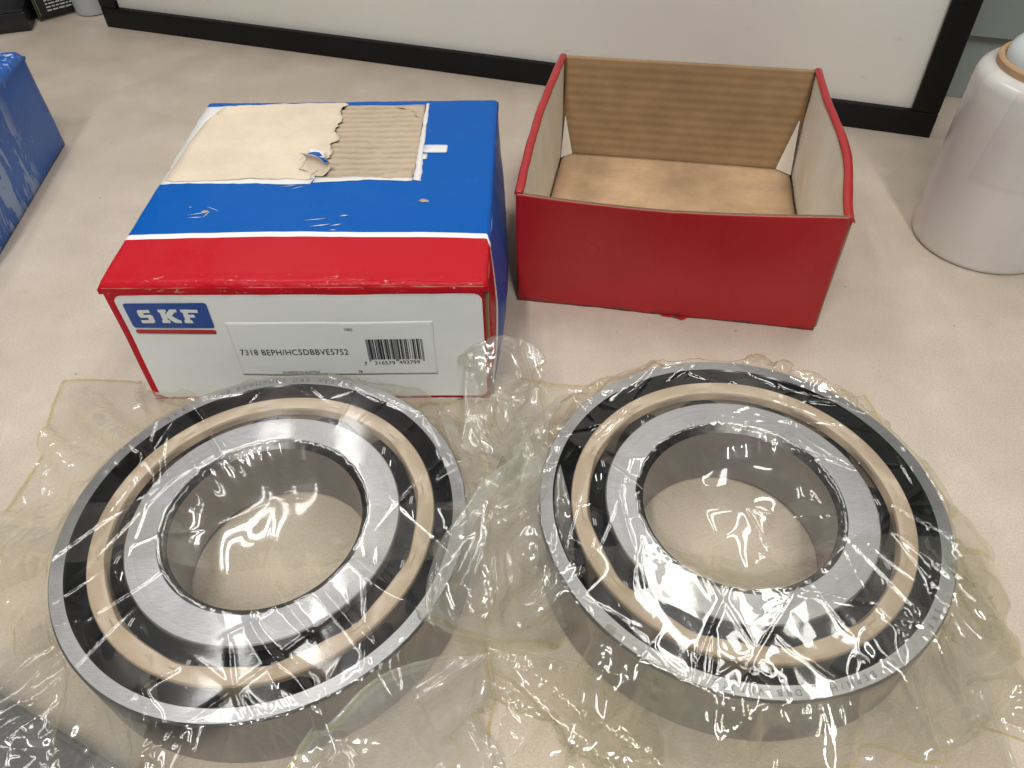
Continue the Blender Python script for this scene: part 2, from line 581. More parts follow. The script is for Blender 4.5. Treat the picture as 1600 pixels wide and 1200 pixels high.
def carton_shell(e, w, d, h, mt, mf, seed, rough=1.0):
    """closed carton in local mm; rounded folds, dented faces"""
    r = 3.2
    def top(u, v):
        x = -0.3 + u * (w + 0.6); y = -0.3 + v * (d + 0.6)
        return np.stack([x, y, np.full_like(x, h)], 1)
    def tdisp(A, u, v):
        x, y = A[:, 0], A[:, 1]
        dx = np.minimum(np.minimum(x, w - x) + 0.3, r); dy = np.minimum(np.minimum(y, d - y) + 0.3, r)
        q = np.clip(r - dx, 0, r); k = np.clip(r - dy, 0, r)
        dist = np.clip(np.hypot(q, k), 0, r * 0.999)
        dr = r - np.sqrt(np.maximum(r * r - dist * dist, 0))
        z = -dr
        z += rough * 0.55 * vnoise(A, 70, seed)
        front = np.exp(-y / 7.0)
        z += rough * front * (0.55 * vnoise(A, 26, seed + 1) - 0.3)
        rec = (x > 98.5) & (x < 160.2) & (y > 103.6) & (y < 203.2)
        z -= np.where(rec, 5.0, 0)
        side = np.exp(-np.minimum(x, w - x) / 6.0)
        z += rough * side * 0.6 * vnoise(A, 30, seed + 2)
        z += rough * np.minimum(np.minimum(x, w - x) / 50, 1) * np.minimum(np.minimum(y, d - y) / 50, 1) * 1.0
        return z
    slab('top_panel', top, 3.0, mt, e, 110, 110, tdisp, core=(M['kraft'], mt))
    hz = h - r + 0.4
    fb = lambda A, u, v: rough * (0.7 * vnoise(A, 60, seed + 3) + 0.6 * np.exp(-(hz - A[:, 2]) / 8) * vnoise(A, 22, seed + 4)) + 1.0 * np.sin(PI * u) * np.sin(PI * v)
    slab('front_panel', lerp_quad((2.2, 0, 0.3), (w - 2.2, 0, 0.3), (w - 2.2, 0, hz), (2.2, 0, hz)), 2.6, mf, e, 90, 40, fb, core=(M['kraft'], M['kraft_core']))
    sb = lambda A, u, v: rough * (0.5 * vnoise(A, 60, seed + 5)) + 1.2 * np.sin(PI * u) * np.sin(PI * v)
    slab('side_panel', lerp_quad((w, 3.4, 0.3), (w, d - 1, 0.3), (w, d - 1, hz), (w, 3.4, hz)), 2.6, mt, e, 60, 30, lambda A, u, v: .5 * vnoise(A, 40, seed + 8) + 8.0 * np.sin(PI * u ** .7) ** .8 * np.sin(PI * v ** .75), core=(M['kraft'], M['kraft_core']))
    slab('side_panel', lerp_quad((0, d - 1, 0.3), (0, 3.4, 0.3), (0, 3.4, hz), (0, d - 1, hz)), 2.6, mt, e, 60, 30, sb, core=(M['kraft'], M['kraft_core']))
    slab('back_panel', lerp_quad((w - 3, d, 0.3), (3, d, 0.3), (3, d, hz), (w - 3, d, hz)), 2.6, mt, e, 30, 16, sb, core=(M['kraft'], M['kraft_core']))
    slab('bottom_panel', lerp_quad((3, 3, 2.6), (w - 3, 3, 2.6), (w - 3, d - 3, 2.6), (3, d - 3, 2.6)), 2.3, M['kraft'], e, 8, 8)


def jag_poly(pts, seed, step=3.0, amp=0.9):
    """ragged outline through the points"""
    rs = np.random.RandomState(seed)
    out = []
    n = len(pts)
    for i in range(n):
        a = np.array(pts[i], float); b = np.array(pts[(i + 1) % n], float)
        L = np.linalg.norm(b - a); k = max(1, int(L / step))
        nn = np.array([-(b - a)[1], (b - a)[0]]) / (L + 1e-9)
        w = 0.0
        for j in range(k):
            w = 0.6 * w + rs.normal() * amp * 0.6
            out.append(a + (b - a) * j / k + nn * (w if j else 0))
    return np.array(out)


def flat_poly(name, pts2, z, mat, parent, zn=None, cuts=0):
    """triangulated flat sheet with a ragged outline on a top face, gently following noise"""
    bm = bmesh.new()
    vs = [bm.verts.new((p[0], p[1], 0)) for p in pts2]
    f = bm.faces.new(vs)
    bmesh.ops.triangulate(bm, faces=[f])
    if f.normal.z < 0:
        bmesh.ops.reverse_faces(bm, faces=bm.faces)
    V = np.array([v.co[:] for v in bm.verts]); F = [[v.index for v in g.verts] for g in bm.faces]
    bm.verts.index_update()
    F = [[v.index for v in g.verts] for g in bm.faces]
    bm.free()
    V[:, 2] = z if zn is None else z + zn(V)
    # a real sheet: closed underside 0.15 mm below
    n = len(V)
    V2 = np.vstack([V, V - [0, 0, 0.15]])
    F2 = F + [[i + n for i in g[::-1]] for g in F] + [[i, n + i, n + (i + 1) % n, (i + 1) % n] for i in range(n)]
    o = mesh_obj(name, V2, F2, mat, parent, False, local=V2)
    return o


LOGO = {
    'S': [(0, 0), (6.6, 0), (7.6, .9), (7.6, 5.3), (6.7, 6.1), (3.0, 6.1), (3.0, 7.5), (6.9, 7.5), (6.9, 9.6), (.9, 9.6), (0, 8.7), (0, 4.9), (.9, 4.0), (4.6, 4.0), (4.6, 2.2), (.0, 2.2)],
    'K': [(0, 0), (4.4, 0), (4.4, 2.0), (3.5, 2.0), (3.5, 3.9), (7.0, 0), (10.8, 0), (10.8, 1.7), (9.6, 2.1), (6.6, 5.1), (9.0, 7.6), (10.3, 7.8), (10.3, 9.6), (6.6, 9.6), (3.5, 6.1), (3.5, 7.7), (4.4, 7.7), (4.4, 9.6), (0, 9.6), (0, 7.7), (.7, 7.7), (.7, 2.0), (0, 2.0)],
    'F': [(0, 0), (4.6, 0), (4.6, 2.0), (3.7, 2.0), (3.7, 4.0), (6.9, 4.0), (6.9, 6.1), (3.7, 6.1), (3.7, 7.5), (7.0, 7.5), (9.6, 7.5), (9.6, 9.6), (0, 9.6), (0, 7.7), (.8, 7.7), (.8, 2.0), (0, 2.0)],
}


def ngon(name, pts, M4, mat, parent, th=0.12):
    V = [M4 @ Vector((p[0], p[1], 0)) for p in pts]
    n = len(V)
    nrm = (M4.to_3x3() @ Vector((0, 0, 1))).normalized()
    V = V + [v - nrm * th for v in V]
    F = [list(range(n)), list(range(2 * n - 1, n - 1, -1))] + [[i, i + n, (i + 1) % n + n, (i + 1) % n] for i in range(n)]
    o = mesh_obj(name, [v[:] for v in V], F, mat, parent)
    sharp_edges(o, 30)
    return o


def rrect(x0, y0, x1, y1, r, seg=4):
    pts = []
    for cx, cy, a0 in ((x1 - r, y0 + r, -90), (x1 - r, y1 - r, 0), (x0 + r, y1 - r, 90), (x0 + r, y0 + r, 180)):
        for k in range(seg + 1):
            a = math.radians(a0 + 90 * k / seg)
            pts.append((cx + r * math.cos(a), cy + r * math.sin(a)))
    return pts


def front_plane(off):
    """carton front face: text x -> carton x, text y -> up, normal towards the viewer; the face bulges by up to 1 mm"""
    return Matrix(((1, 0, 0, 0), (0, 0, -1, -off), (0, 1, 0, 0), (0, 0, 0, 1)))


def conform_front(o, w, hz, seed, off):
    """lay a printed piece on the bulging front panel"""
    for v in o.data.vertices:
        x, y, z = (k / MM for k in v.co)
        A = np.array([[x, 0.0, z]]); u = (x - 2.2) / (w - 4.4); vv = (z - .3) / (hz - .3)
        b = 0.7 * vnoise(A, 60, seed + 3) + 0.6 * np.exp(-(hz - z) / 8) * vnoise(A, 22, seed + 4) + math.sin(PI * min(1, max(0, u))) * math.sin(PI * min(1, max(0, vv)))
        v.co.y = (y - float(b[0])) * MM
    o.data.update()


def build_closed_carton():
    w, d, h = 210.6, 211.4, 89.4
    e = empty('bearing_carton', Vector((-221.95, 331.88, 0)) * MM,
              'closed blue and red carton with torn top label and barcode on its front', 'box', rz=-0.0315)
    seed = 11
    carton_shell(e, w, d, h, M['print'], M['print_front'], seed)
    hz = h - 2.8
    pieces = []
    # logo plate
    pieces.append(ngon('logo_plate', rrect(10.0, 58.8, 56.0, 76.6, 1.4), front_plane(0.5), M['logo_blue'], e))
    pieces.append(ngon('logo_bar', rrect(10.2, 54.4, 56.0, 57.4, 1.0), front_plane(0.5), M['logo_red'], e))
    plate = pieces[0]
    for ch, x0 in (('S', 16.4), ('K', 28.0), ('F', 40.6)):
        pieces.append(ngon('logo_letter', [(x0 + a * 1.0, 62.6 + b) for a, b in LOGO[ch]], front_plane(1.0), M['logo_white'], plate))
    # adhesive address label
    def labp(x, z):
        return (x, -0.3, z)
    lab = slab('printed_label', lerp_quad((62.4, -0.05, 20.9), (178.4, -0.05, 20.9), (178.9, -0.05, 62.6), (62.4, -0.05, 62.6)), 0.03, M['print_front'], e, 60, 24)
    pieces.append(lab)
    T = lambda x, z: front_plane(0.52) @ Matrix.Translation((x, z, 0))
    pieces.append(text_mesh('lettering', '7318 BEPH/HC5DBBVE5752', 6.3, M['ink'], T(65.3, 38.2), lab, xs=0.80, spacing=1.07))
    pieces.append(text_mesh('lettering', '1905', 3.0, M['ink'], T(128.4, 56.4), lab, xs=0.84))
    pieces.append(text_mesh('lettering', '23-MADE IN AUSTRIA', 3.1, M['ink'], T(86.3, 23.0), lab, xs=0.76))
    pieces.append(text_mesh('lettering', '78', 3.0, M['ink'], T(131.4, 23.2), lab, xs=0.84))
    pieces.append(text_mesh('lettering', '7', 4.0, M['ink'], T(135.9, 29.4), lab))
    pieces.append(text_mesh('lettering', '316579', 4.1, M['ink'], T(142.0, 29.8), lab, xs=1.0))
    pieces.append(text_mesh('lettering', '492799', 4.1, M['ink'], T(156.6, 30.2), lab, xs=1.0))
    # barcode bars: EAN-like widths
    Lc = {'0': '0001101', '1': '0011001', '2': '0010011', '3': '0111101', '4': '0100011', '5': '0110001', '6': '0101111', '7': '0111011', '8': '0110111', '9': '0001011'}
    par = 'LGLGLG'
    inv = lambda s: ''.join('1' if c == '0' else '0' for c in s)
    bits = '101'
    for c, q in zip('316579', par):
        bits += Lc[c] if q == 'L' else inv(Lc[c])[::-1]
    bits += '01010'
    for c in '492799':
        bits += inv(Lc[c])
    bits += '101'
    x0, x1 = 139.4, 171.6; mw = (x1 - x0) / len(bits)
    i = 0
    while i < len(bits):
        if bits[i] == '1':
            j = i
            while j < len(bits) and bits[j] == '1':
                j += 1
            guard = i < 3 or i > 91 or 44 < i < 51
            zb = 32.6 if guard else 34.0
            pieces.append(ngon('barcode_bar', [(x0 + i * mw, zb), (x0 + j * mw, zb), (x0 + j * mw, 49.8), (x0 + i * mw, 49.8)], front_plane(0.52), M['ink'], lab, 0.05))
            i = j
        else:
            i += 1
    for o in pieces:
        conform_front(o, w, hz, seed, 0.3)
    # torn label on the lid
    def follow(V):
        A = np.c_[V[:, 0], V[:, 1], np.full(len(V), h)]
        x, y = A[:, 0], A[:, 1]
        z = 0.55 * vnoise(A, 70, seed) + np.minimum(np.minimum(x, w - x) / 50, 1) * np.minimum(np.minimum(y, d - y) / 50, 1)
        return z
    def sheet(name, out, z, mat, inner=None, res=2.0, extra=None):
        """gridded sheet clipped to a ragged outline, lying on the lid"""
        out = np.asarray(out)
        bm = bmesh.new()
        vs = [bm.verts.new((q[0], q[1], 0)) for q in out]
        f = bm.faces.new(vs)
        x0, y0 = out.min(0); x1, y1 = out.max(0)
        for k in np.arange(x0 + 7, x1, 7):
            bmesh.ops.bisect_plane(bm, geom=bm.verts[:] + bm.edges[:] + bm.faces[:], plane_co=(k, 0, 0), plane_no=(1, 0, 0))
        for k in np.arange(y0 + res, y1, res):
            bmesh.ops.bisect_plane(bm, geom=bm.verts[:] + bm.edges[:] + bm.faces[:], plane_co=(0, k, 0), plane_no=(0, 1, 0))
        bmesh.ops.triangulate(bm, faces=bm.faces[:])
        bm.verts.index_update()
        V = np.array([v.co[:] for v in bm.verts]); F = [[v.index for v in g.verts] for g in bm.faces]
        bm.free()
        V[:, 2] = h + z + follow(V) + (extra(V) if extra else 0)
        a, b, c = (V[F[0][i]] for i in range(3))
        if np.cross(b - a, c - a)[2] < 0:
            F = [g[::-1] for g in F]
        o = mesh_obj(name, V, F, mat, e, True, local=V)
        md = o.modifiers.new('thick', 'SOLIDIFY'); md.thickness = 0.00018; md.offset = -1
        return o
    sheet('torn_paper_rim', jag_poly([(1.8, 99.6), (56, 98.2), (97, 97.0), (98.5, 104), (98.5, 203), (96, 208.2), (60, 207), (4.5, 203), (1.5, 202)], 5, 3.5, 0.5), 0.30, M['paper_white'])
    sheet('torn_paper_rim', jag_poly([(160.4, 101), (165.5, 99.6), (163.6, 150), (161.9, 204.6), (159.6, 204.6), (160.2, 150)], 6, 3.5, 0.35), 0.30, M['paper_white'])
    sheet('torn_paper_rim', jag_poly([(98.6, 98.4), (130, 100.5), (160.2, 99.8), (160.2, 103.4), (130, 104.0), (98.6, 104)], 7, 3.5, 0.4), 0.32, M['paper_white'])
    rs = np.random.RandomState(4)
    ys = np.linspace(203.8, 104, 48) + np.r_[0, rs.uniform(-.8, .8, 46), 0]
    wk = np.convolve(rs.normal(size=60), [.5, 1, .8, .4], 'valid')[:48]
    jag = [(101.5 + 1.1 * wk[i] + .5 * rs.normal() + 1.6 * math.sin(y * .05), y) for i, y in enumerate(ys)]
    liner = [(9, 101.6)] + [(k, 101.5 + rs.normal() * 0.6 + (1.2 if 52 < k < 88 else 0)) for k in np.arange(16, 97, 6)] + [(98, 102.5)] + jag[::-1] + [(97, 206.5)] + [(k, 206.3 - (97 - k) * 0.035 + rs.normal() * 0.35) for k in np.arange(88, 18, -8)] + [(14, 200), (7.5, 180), (5.0, 150), (4.2, 120), (4.0, 104)]
    sheet('bare_liner', liner, 0.75, M['liner'], extra=lambda V: 0.35 * vnoise(V, 40, 3) + 1.6 * np.exp(-((V[:, 0] - 101) / 3.0) ** 2) * (0.5 + 0.5 * vnoise(V, 9, 8)))
    flute = [(96, 103.5), (120, 103.2), (144, 102.8), (160.3, 102.4), (160.6, 125), (160.0, 150), (159.2, 180), (158.8, 203.0), (130, 203.4), (102, 203.6)] + [(98, 190), (98, 160), (97, 130)]
    pitch = 7.1
    def ribs(V):
        ph = (V[:, 1] + 2.2 * vnoise(V, 60, 9) + 0.9 * vnoise(V, 16, 10)) / pitch
        fr = ph - np.floor(ph)
        return 1.3 * (1 - np.abs(2 * fr - 1) ** 2.2) - 2.6 * np.exp(-((fr - 0.08) / 0.10) ** 2) + 0.25 * vnoise(V, 8, 12)
    sheet('exposed_flute', flute, -1.0, M['flute'], res=0.75, extra=ribs)
    # patches of liner still stuck on the corner of the flutes
    sheet('liner_scrap', jag_poly([(136, 103.2), (159.6, 103), (160, 112.5), (150, 111), (140, 108)], 8, 2.5, .6), .45, M['flute'], res=3)
    sheet('liner_scrap', jag_poly([(136, 202), (158.6, 202), (159, 181), (155, 184), (151, 194), (142, 198)], 9, 2.5, .6), .45, M['flute'], res=3)
    # the curled-up tongue of torn paper
    def tongue(u, v):
        a = v * 2.6
        R = 6.0
        cx = 86.5 + 17 * u + 2.0 * np.sin(v * 3)
        y = 104 + 16 * (1 - u) * 0.6 + R * np.sin(a) * (0.7 + 0.5 * u)
        z = h + 2.0 + R * (1 - np.cos(a)) * (0.45 + 0.55 * np.sin(PI * (0.2 + 0.7 * u)))
        return np.stack([cx + 3 * np.sin(a), y, z + 0.8 * np.sin(7 * u + 2 * v)], 1)
    slab('torn_paper_curl', tongue, 0.35, M['liner'], e, 14, 16, None, core=(M['print'], M['paper_white']))
    # blue and white underside shown by a folded-over corner
    sheet('torn_paper_fold', jag_poly([(87, 118), (93, 127), (101, 128.5), (103, 122), (97, 117), (92, 119.5)], 13, 2.2, .5), 4.6, M['paper_white'], extra=lambda V: 2.5 * np.sin((V[:, 0] - 87) * 0.22))
    bl = simple('blue_scrap', BLUE, 0.35)
    sheet('torn_paper_fold', jag_poly([(91, 121), (99, 124.5), (101, 122.2), (97, 118.5)], 14, 2.2, .4), 5.0, bl, extra=lambda V: 2.5 * np.sin((V[:, 0] - 87) * 0.22))
    # white remains of the old print to the right of the tear
    sheet('print_mark', rrect(163.8, 134.6, 179.2, 144.4, 1.2), 0.36, M['logo_white'], res=4)
    sheet('print_mark', rrect(163.2, 126.4, 166.8, 133.0, 0.9), 0.36, M['logo_white'], res=4)
    # dents and scuffs
    for i, (x, y, s) in enumerate([(170, 77, 3.2), (40, 67, 2.6)]):
        rs = np.random.RandomState(40 + i)
        pts = [(x + s * (1 + .35 * rs.normal()) * math.cos(a), y + s * .55 * (1 + .3 * rs.normal()) * math.sin(a)) for a in np.linspace(0, 2 * PI, 12, endpoint=False)]
        sheet('scuff', pts, 0.42, M['flute'], res=2)
    rs = np.random.RandomState(77)
    for (x, y, L, a, wd) in [(37, 65, 13, 0.25, .5), (44, 70, 10, -.5, .4), (36, 61, 8, .1, .6), (42, 64, 7, 1.2, .5), (30, 72, 2, .2, .5), (108, 58, 13, .2, .5), (112, 52, 12, .25, .9), (121, 52.5, 7, .3, .8), (124, 62, 5, .2, 1.0), (120, 47.5, 4, 0, .6), (84, 95, 10, .2, .35), (90, 93, 7, .5, .35)]:
        dx, dy = math.cos(a) * L / 2, math.sin(a) * L / 2; nx_, ny_ = -math.sin(a) * wd / 2, math.cos(a) * wd / 2
        sheet('scuff', [(x - dx, y - dy), (x + nx_ * -1 + dx * .2, y - ny_ + dy * .2), (x + dx, y + dy), (x + nx_, y + ny_)], 0.40, M['paper_white'], res=3)
    return e


build_closed_carton()


def build_open_carton():
    w, d, h = 201.4, 208.0, 86.2
    e = empty('open_carton_tray', Vector((4.38, 418.34, 0)) * MM, 'open red carton tray with bare brown inside, standing empty to the right', 'box', rz=-0.2)
    t = NT('red_carton')
    v, x, y, z = lc(t)
    n = t.noise(v, 0.02, 4)
    col = t.mix(t.ramp(n, .3, .7), (0.34, 0.009, 0.013), (0.40, 0.013, 0.018))
    ch = t.ramp(t.noise(t.stretch(v, (.5, 1, 1.4)), 0.14, 6, 0.8), 0.725, 0.735, 0, 0.55)
    col = t.mix(ch, col, (0.62, 0.36, 0.34))
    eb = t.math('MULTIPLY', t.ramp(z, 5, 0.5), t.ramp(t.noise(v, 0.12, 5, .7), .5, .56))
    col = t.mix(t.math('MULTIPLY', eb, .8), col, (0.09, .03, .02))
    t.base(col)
    t.set(Roughness=t.ramp(t.noise(v, .03, 4), .3, .7, .26, .4))
    fine = t.noise(v, 1.2, 2)
    cr = t.noise(t.stretch(v, (1, 1, .5)), .05, 3, .5, .7)
    t.bump(t.math('ADD', t.math('MULTIPLY', fine, .03), t.math('MULTIPLY', cr, .25)), .5, .003)
    red = t.m
    core = M['kraft_core']
    # front panel: top edge sags in the middle, slightly bowed
    def front(u, v):
        zt = 84.6 - 3.4 * np.sin(PI * np.clip(u / 0.95, 0, 1)) * (1 - 0.35 * u) + 2.8 * u ** 3
        xx = 0.9 + u * (w - 3.2)
        return np.stack([xx, np.zeros_like(xx), 0.4 + (zt - .4) * v], 1)
    fd = lambda A, u, v: 0.5 * vnoise(A, 80, 31) + 1.2 * np.sin(PI * u) * v + 1.3 * np.exp(-((u - .485 + .03 * (1 - v)) / .009) ** 2) * np.clip(v - .45, 0, 1) + .5 * np.exp(-A[:, 2] / 3) * vnoise(A, 12, 33)
    slab('front_panel', front, 2.2, red, e, 120, 44, fd, core=(M['carton_inner'], M['paper_edge']))
    # torn tab at the foot of the front panel
    tab = jag_poly([(98, 0.4), (120, 0.4), (117, -1.2), (113, -3.8), (109, -2.4), (101, -2.0)], 3, 2.0, .5)
    o = flat_poly('torn_tab', tab, 0.9, red, e, zn=lambda V: np.clip(V[:, 1] * .1 + .5 * vnoise(V, 9, 5), -.6, .8))
    # side walls: folded double, red roll along the top, white inside
    def bowL(yy): return -3.6 * np.sin(PI * np.clip(yy / d, 0, 1)) ** 1.2
    def bowR(yy): return 7.0 * np.sin(PI * np.clip(yy / d, 0, 1)) ** 1.2 * (0.75 + .35 * np.sin(yy * .03 - .6))
    for sgn, x0, bow in ((-1, 0.2, bowL), (1, w - .2, bowR)):
        def outer(u, v, sgn=sgn, x0=x0, bow=bow):
            uu = u if sgn > 0 else 1 - u
            yy = 4.0 + uu * (d - 4.8)
            return np.stack([x0 + bow(yy) * v ** 1.4, yy, .4 + (h - 3.2) * v], 1)
        slab('side_panel', outer, 2.0, red, e, 70, 26, lambda A, u, v: .3 * vnoise(A, 40, 37), core=(M['kraft'], core))
        def inner(u, v, sgn=sgn, x0=x0, bow=bow):
            uu = 1 - u if sgn > 0 else u
            yy = 2.8 + uu * (d - 6)
            xx = x0 - sgn * (3.4 + 1.4 * (1 - v)) + bow(yy) * v ** 1.4
            return np.stack([xx, yy, 3.0 + (h - 5.6) * v], 1)
        slab('inner_panel', inner, 1.6, M['carton_inner'], e, 50, 26, lambda A, u, v: .45 * vnoise(A, 45, 41), core=(M['kraft'], core))
        # rolled top fold
        n1, n2 = 60, 10
        V = []; 
        for i in range(n1):
            yy = 0.6 + (d - 1.2) * i / (n1 - 1)
            P = np.array([[0, yy, 0.]])
            cx = x0 - sgn * 2.2 + float(bow(np.array([yy]))[0]) + .35 * float(vnoise(P, 30, 43 + sgn)[0])
            rz = 1.4 + .3 * float(vnoise(P, 24, 47 + sgn)[0]); rx = 2.1 + .35 * float(vnoise(P, 36, 48 + sgn)[0])
            for k in range(n2):
                a = PI * k / (n2 - 1)
                V.append((cx + rx * math.cos(a), yy, h - 2.6 + rz * math.sin(a)))
        V = np.array(V)
        F = quads(n2, n1)
        o = mesh_obj('rolled_edge', V, F, red, e, True, local=V)
        md = o.modifiers.new('thick', 'SOLIDIFY'); md.thickness = .0009; md.offset = -1 if sgn > 0 else -1
    # back: red outside, ribbed kraft inside, foot of it set in from the fold
    slab('back_panel', lerp_quad((w - .8, d, .4), (.8, d, .4), (.8, d, h - 2.0), (w - .8, d, h - 2.0)), 2.0, red, e, 30, 14, lambda A, u, v: .3 * vnoise(A, 50, 51), core=(M['kraft'], core))
    def bin_(u, v):
        xx = 4.8 + u * (w - 9.4)
        return np.stack([xx, d - 12.0 + 9.4 * v ** .8, 5.0 + (h - 7.6) * v], 1)
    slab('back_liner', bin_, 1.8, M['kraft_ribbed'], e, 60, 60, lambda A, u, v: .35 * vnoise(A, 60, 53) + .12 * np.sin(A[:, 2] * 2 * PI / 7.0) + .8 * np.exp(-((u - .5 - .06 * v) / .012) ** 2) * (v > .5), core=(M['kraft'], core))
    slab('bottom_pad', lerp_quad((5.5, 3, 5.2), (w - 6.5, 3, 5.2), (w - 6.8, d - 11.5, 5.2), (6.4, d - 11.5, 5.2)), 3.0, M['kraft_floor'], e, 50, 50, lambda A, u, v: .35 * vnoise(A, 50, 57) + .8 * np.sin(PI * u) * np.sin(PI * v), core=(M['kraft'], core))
    slab('bottom_panel', lerp_quad((3, 3, 2.1), (w - 3, 3, 2.1), (w - 3, d - 3, 2.1), (3, d - 3, 2.1)), 1.8, M['kraft'], e, 6, 6)
    # white glued gussets in the two back corners
    for x0, x1, zt in ((5.2, 13.5, 36), (w - 6.0, w - 17.0, 46)):
        V = [(x0, d - 11.0, 5.6), (x1, d - 13.4, 5.6), (x0 + (x1 - x0) * .12, d - 7.6, zt), (x0, d - 22, 6.2)]
        F = [(0, 1, 2), (1, 3, 2)] if x1 > x0 else [(0, 2, 1), (1, 2, 3)]
        o = mesh_obj('glued_gusset', V, F, M['carton_inner'], e, False, local=V)
        md = o.modifiers.new('thick', 'SOLIDIFY'); md.thickness = .0006
    return e


build_open_carton()


def build_left_carton():
    e = empty('bearing_carton', Vector((-400.7, 656.6, 0)) * MM, 'worn blue carton with pale tape scars cut off by the left edge', 'box', rz=math.atan2(-1, .092))
    t = NT('worn_blue_carton')
    v, x, y, z = lc(t)
    n = t.noise(v, .02, 4)
    col = t.mix(t.ramp(n, .3, .7), (0.002, .075, .33), (.003, .105, .43))
    # pulled-off tape left pale scars running down the near side
    sv = t.stretch(v, (1.0, 1.0, .22))
    m1 = t.ramp(t.noise(sv, .065, 6, .72, 1.2), .50, .53)
    band = t.math('MULTIPLY', t.ramp(x, 62, 80), t.ramp(z, 84, 70))
    sc = t.math('MULTIPLY', m1, band)
    spots = t.math('MULTIPLY', t.ramp(t.noise(v, .11, 5, .75), .62, .64), t.ramp(x, 25, 60))
    sc = t.math('MAXIMUM', sc, t.math('MULTIPLY', spots, .7))
    col = t.mix(t.math('MULTIPLY', sc, .62), col, (.36, .45, .60))
    fold = t.math('MULTIPLY', t.ramp(z, 80, 88), t.ramp(t.noise(t.stretch(v, (1, 1, 1)), .13, 6, .75), .53, .57))
    col = t.mix(t.math('MULTIPLY', fold, t.ramp(x, 60, 10, 0, .9)), col, (.80, .84, .9))
    t.base(col)
    t.set(Roughness=.32)
    t.bump(t.math('ADD', t.math('MULTIPLY', sc, .3), t.math('MULTIPLY', t.noise(v, .06, 4), .5)), .45, .002)
    bm = t.m
    # local x runs along the near right-hand side, local y away to the right of it: box occupies y<0
    w, d, h = 211, 205, 86.0
    ee = bpy.data.objects.new('tmp', None)
    r = 6.0
    # rounded shell as one rounded block split into lid and wall
    def top(u, v):
        x = u * w; y = -d + v * d
        return np.stack([x, y, np.full_like(x, h)], 1)
    def td(A, u, v):
        x, y = A[:, 0], A[:, 1]
        q = np.clip(r - np.minimum(x, w - x), 0, r); k = np.clip(r - np.minimum(-y, y + d), 0, r)
        ds = np.clip(np.hypot(q, k), 0, r * .999)
        return -(r - np.sqrt(r * r - ds * ds)) + .5 * vnoise(A, 45, 61)
    slab('top_panel', top, 2.5, bm, e, 90, 90, td, core=(M['kraft'], bm))
    hz = h - r
    wl = lambda A, u, v: .3 * vnoise(A, 50, 63) + 2.0 * np.sin(PI * u) * np.sin(PI * v) * .8
    for nm, q in (('side_panel', ((w - 1, -.2, .4), (1, -.2, .4), (2.6, -.4, hz + .2), (w - 2.6, -.4, hz + .2))), ('side_panel', ((1, -d + .2, .4), (w - 1, -d + .2, .4), (w - 1, -d + .2, hz), (1, -d + .2, hz))), ('back_panel', ((.2, -1, .4), (.2, -d + 1, .4), (.2, -d + 1, hz), (.4, -2.6, hz + .2))), ('front_panel', ((w - .2, -d + 1, .4), (w - .2, -1, .4), (w - .2, -1, hz), (w - .2, -d + 1, hz)))):
        slab(nm, lerp_quad(*q), 2.3, bm, e, 60, 26, wl, core=(M['kraft'], bm))
    slab('bottom_panel', lerp_quad((3, -d + 3, 2.4), (w - 3, -d + 3, 2.4), (w - 3, -3, 2.4), (3, -3, 2.4)), 2.0, M['kraft'], e, 4, 4)
    bpy.data.objects.remove(ee)


build_left_carton()


